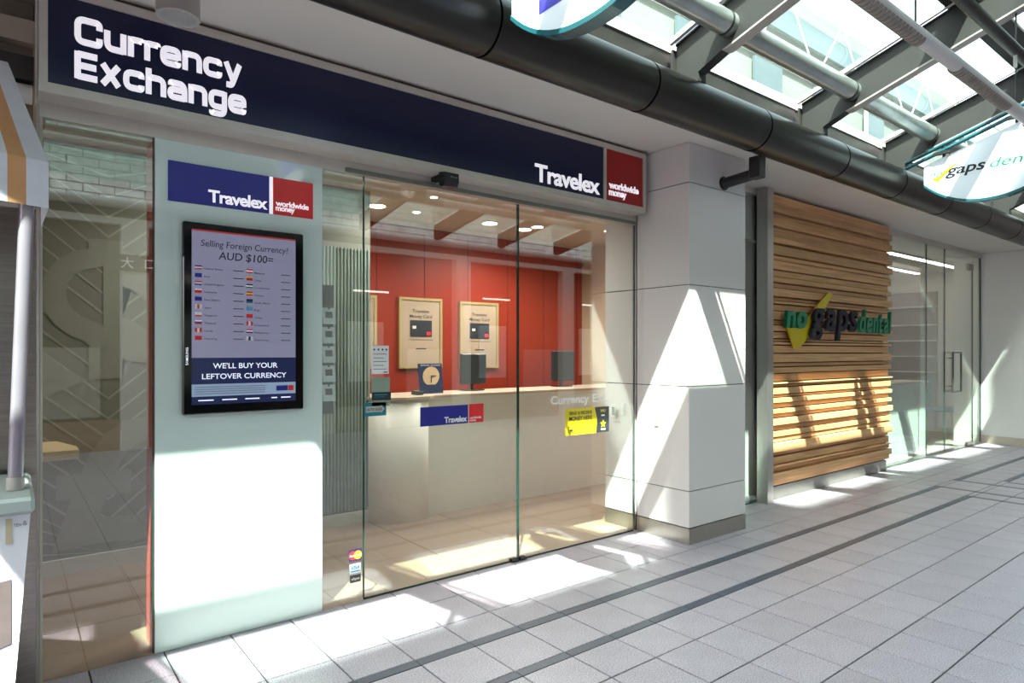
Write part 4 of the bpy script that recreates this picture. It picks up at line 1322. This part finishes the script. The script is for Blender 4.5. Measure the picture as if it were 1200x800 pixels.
for ch, x in (('☯', 2.94), ('井', 2.53), ('京', 2.26), ('本', 1.99), ('口', 1.68), ('大', 1.37)):
    try: lettering(mb, ch, -x - 0.085, -x + 0.085, 2.675, 0.12, 0.0, bold=0.0, frame=fr)
    except Exception: pass
if mb.v: mb.build('lettering', LETTER, t)

# unseen sun blocker added behind the opposite shops: its stepped skyline decides where the sun gets in
t = thing('sun_blocker', (0, -8, 0), 'unseen stepped blocks added behind the opposite side of the arcade to mask the sun', 'building')
FACB = mat('sun_blocker_wall', '#a9a59c', 0.7, var=0.05, scale=0.4)
def blk(x0, x1, fcut):
    MB().box(x0, x1, -10, -6.0, 0, SUN_M * (fcut + 6.0)).build('block', FACB, t)
def eqx(X, F): return X - SUN_K * (F + 6.0)
blk(-30, eqx(3.93, 3.2), 2.93)
blk(eqx(3.93, 3.2), eqx(5.45, 3.2), 3.60)
blk(eqx(5.45, 3.2), eqx(6.9, 3.2), 3.06)
blk(eqx(6.9, 3.2), eqx(12.0, 3.2), 3.15)
blk(eqx(12.0, 3.2), 30, 3.95)
mb = MB()
for zf in range(1, 9):
    for k in range(18):
        mb.box(-28 + k * 3, -26.4 + k * 3, -6.0, -5.97, zf * 2.0, zf * 2.0 + 1.1)
mb.build('blocker_window_band', mat('sun_blocker_glass', '#3b4850', 0.1), t)['kind'] = 'stuff'

# building behind and above the shops, seen through the roof glass
t = thing('rear_building', (6, 7.5, 3.2), 'pale clad upper building seen through the roof glass above the shops', 'building')
PALEB = mat('upper_wall_pale', '#6d746d', 0.6, var=0.04, scale=0.8)
BANDB = mat('upper_band_blue', '#47555c', 0.4, var=0.1, scale=1.5)
MB().box(-6, 24, 7.0, 9.0, 3.21, 8.9).build('wall', PALEB, t)
for z, h_, m in ((4.2, 0.3, BANDB), (5.2, 0.22, PALE), (6.05, 0.38, BANDB), (7.3, 0.2, PALE), (8.0, 0.5, BANDB)):
    MB().box(-6, 24, 6.93, 6.999, z, z + h_).build('band', m, t)
for k in range(10):
    MB().box(-3 + k * 2.4, -2 + k * 2.4, 6.90, 6.96, 6.6, 7.2).build('window', BANDB, t)
t = thing('box_gutter', (5, 3.2, 3.2), 'white box gutter behind the glass roof edge', 'gutter')
MB().box(-4, 17, 3.05, 3.12, 3.201, 3.72).build('front', WHITE, t)
MB().box(-4, 17, 3.35, 3.42, 3.201, 3.98).build('back', mat('gutter_pink', '#dcc8c8', 0.5), t)
t = thing('roof_truss', (6, 5.0, 3.2), 'thin white steel truss standing above the glass roof', 'truss')
mb = MB()
for k in range(14):
    x = -2 + k * 1.6
    mb.tube((x, 4.6, 5.4), (x + 0.8, 4.6, 6.4), 0.011, n=8); mb.tube((x + 0.8, 4.6, 6.4), (x + 1.6, 4.6, 5.4), 0.011, n=8)
mb.build('diagonal', WHITE, t)['kind'] = 'stuff'
MB().tube((-3, 4.6, 5.4), (22, 4.6, 5.4), 0.022, n=10).build('lower_chord', WHITE, t)
MB().tube((-3, 4.6, 6.4), (22, 4.6, 6.4), 0.022, n=10).build('upper_chord', WHITE, t)
for x in (-2, 4.4, 10.8, 17):
    MB().tube((x, 4.6, 3.2), (x, 4.6, 5.4), 0.03, n=8).build('post', WHITE, t)
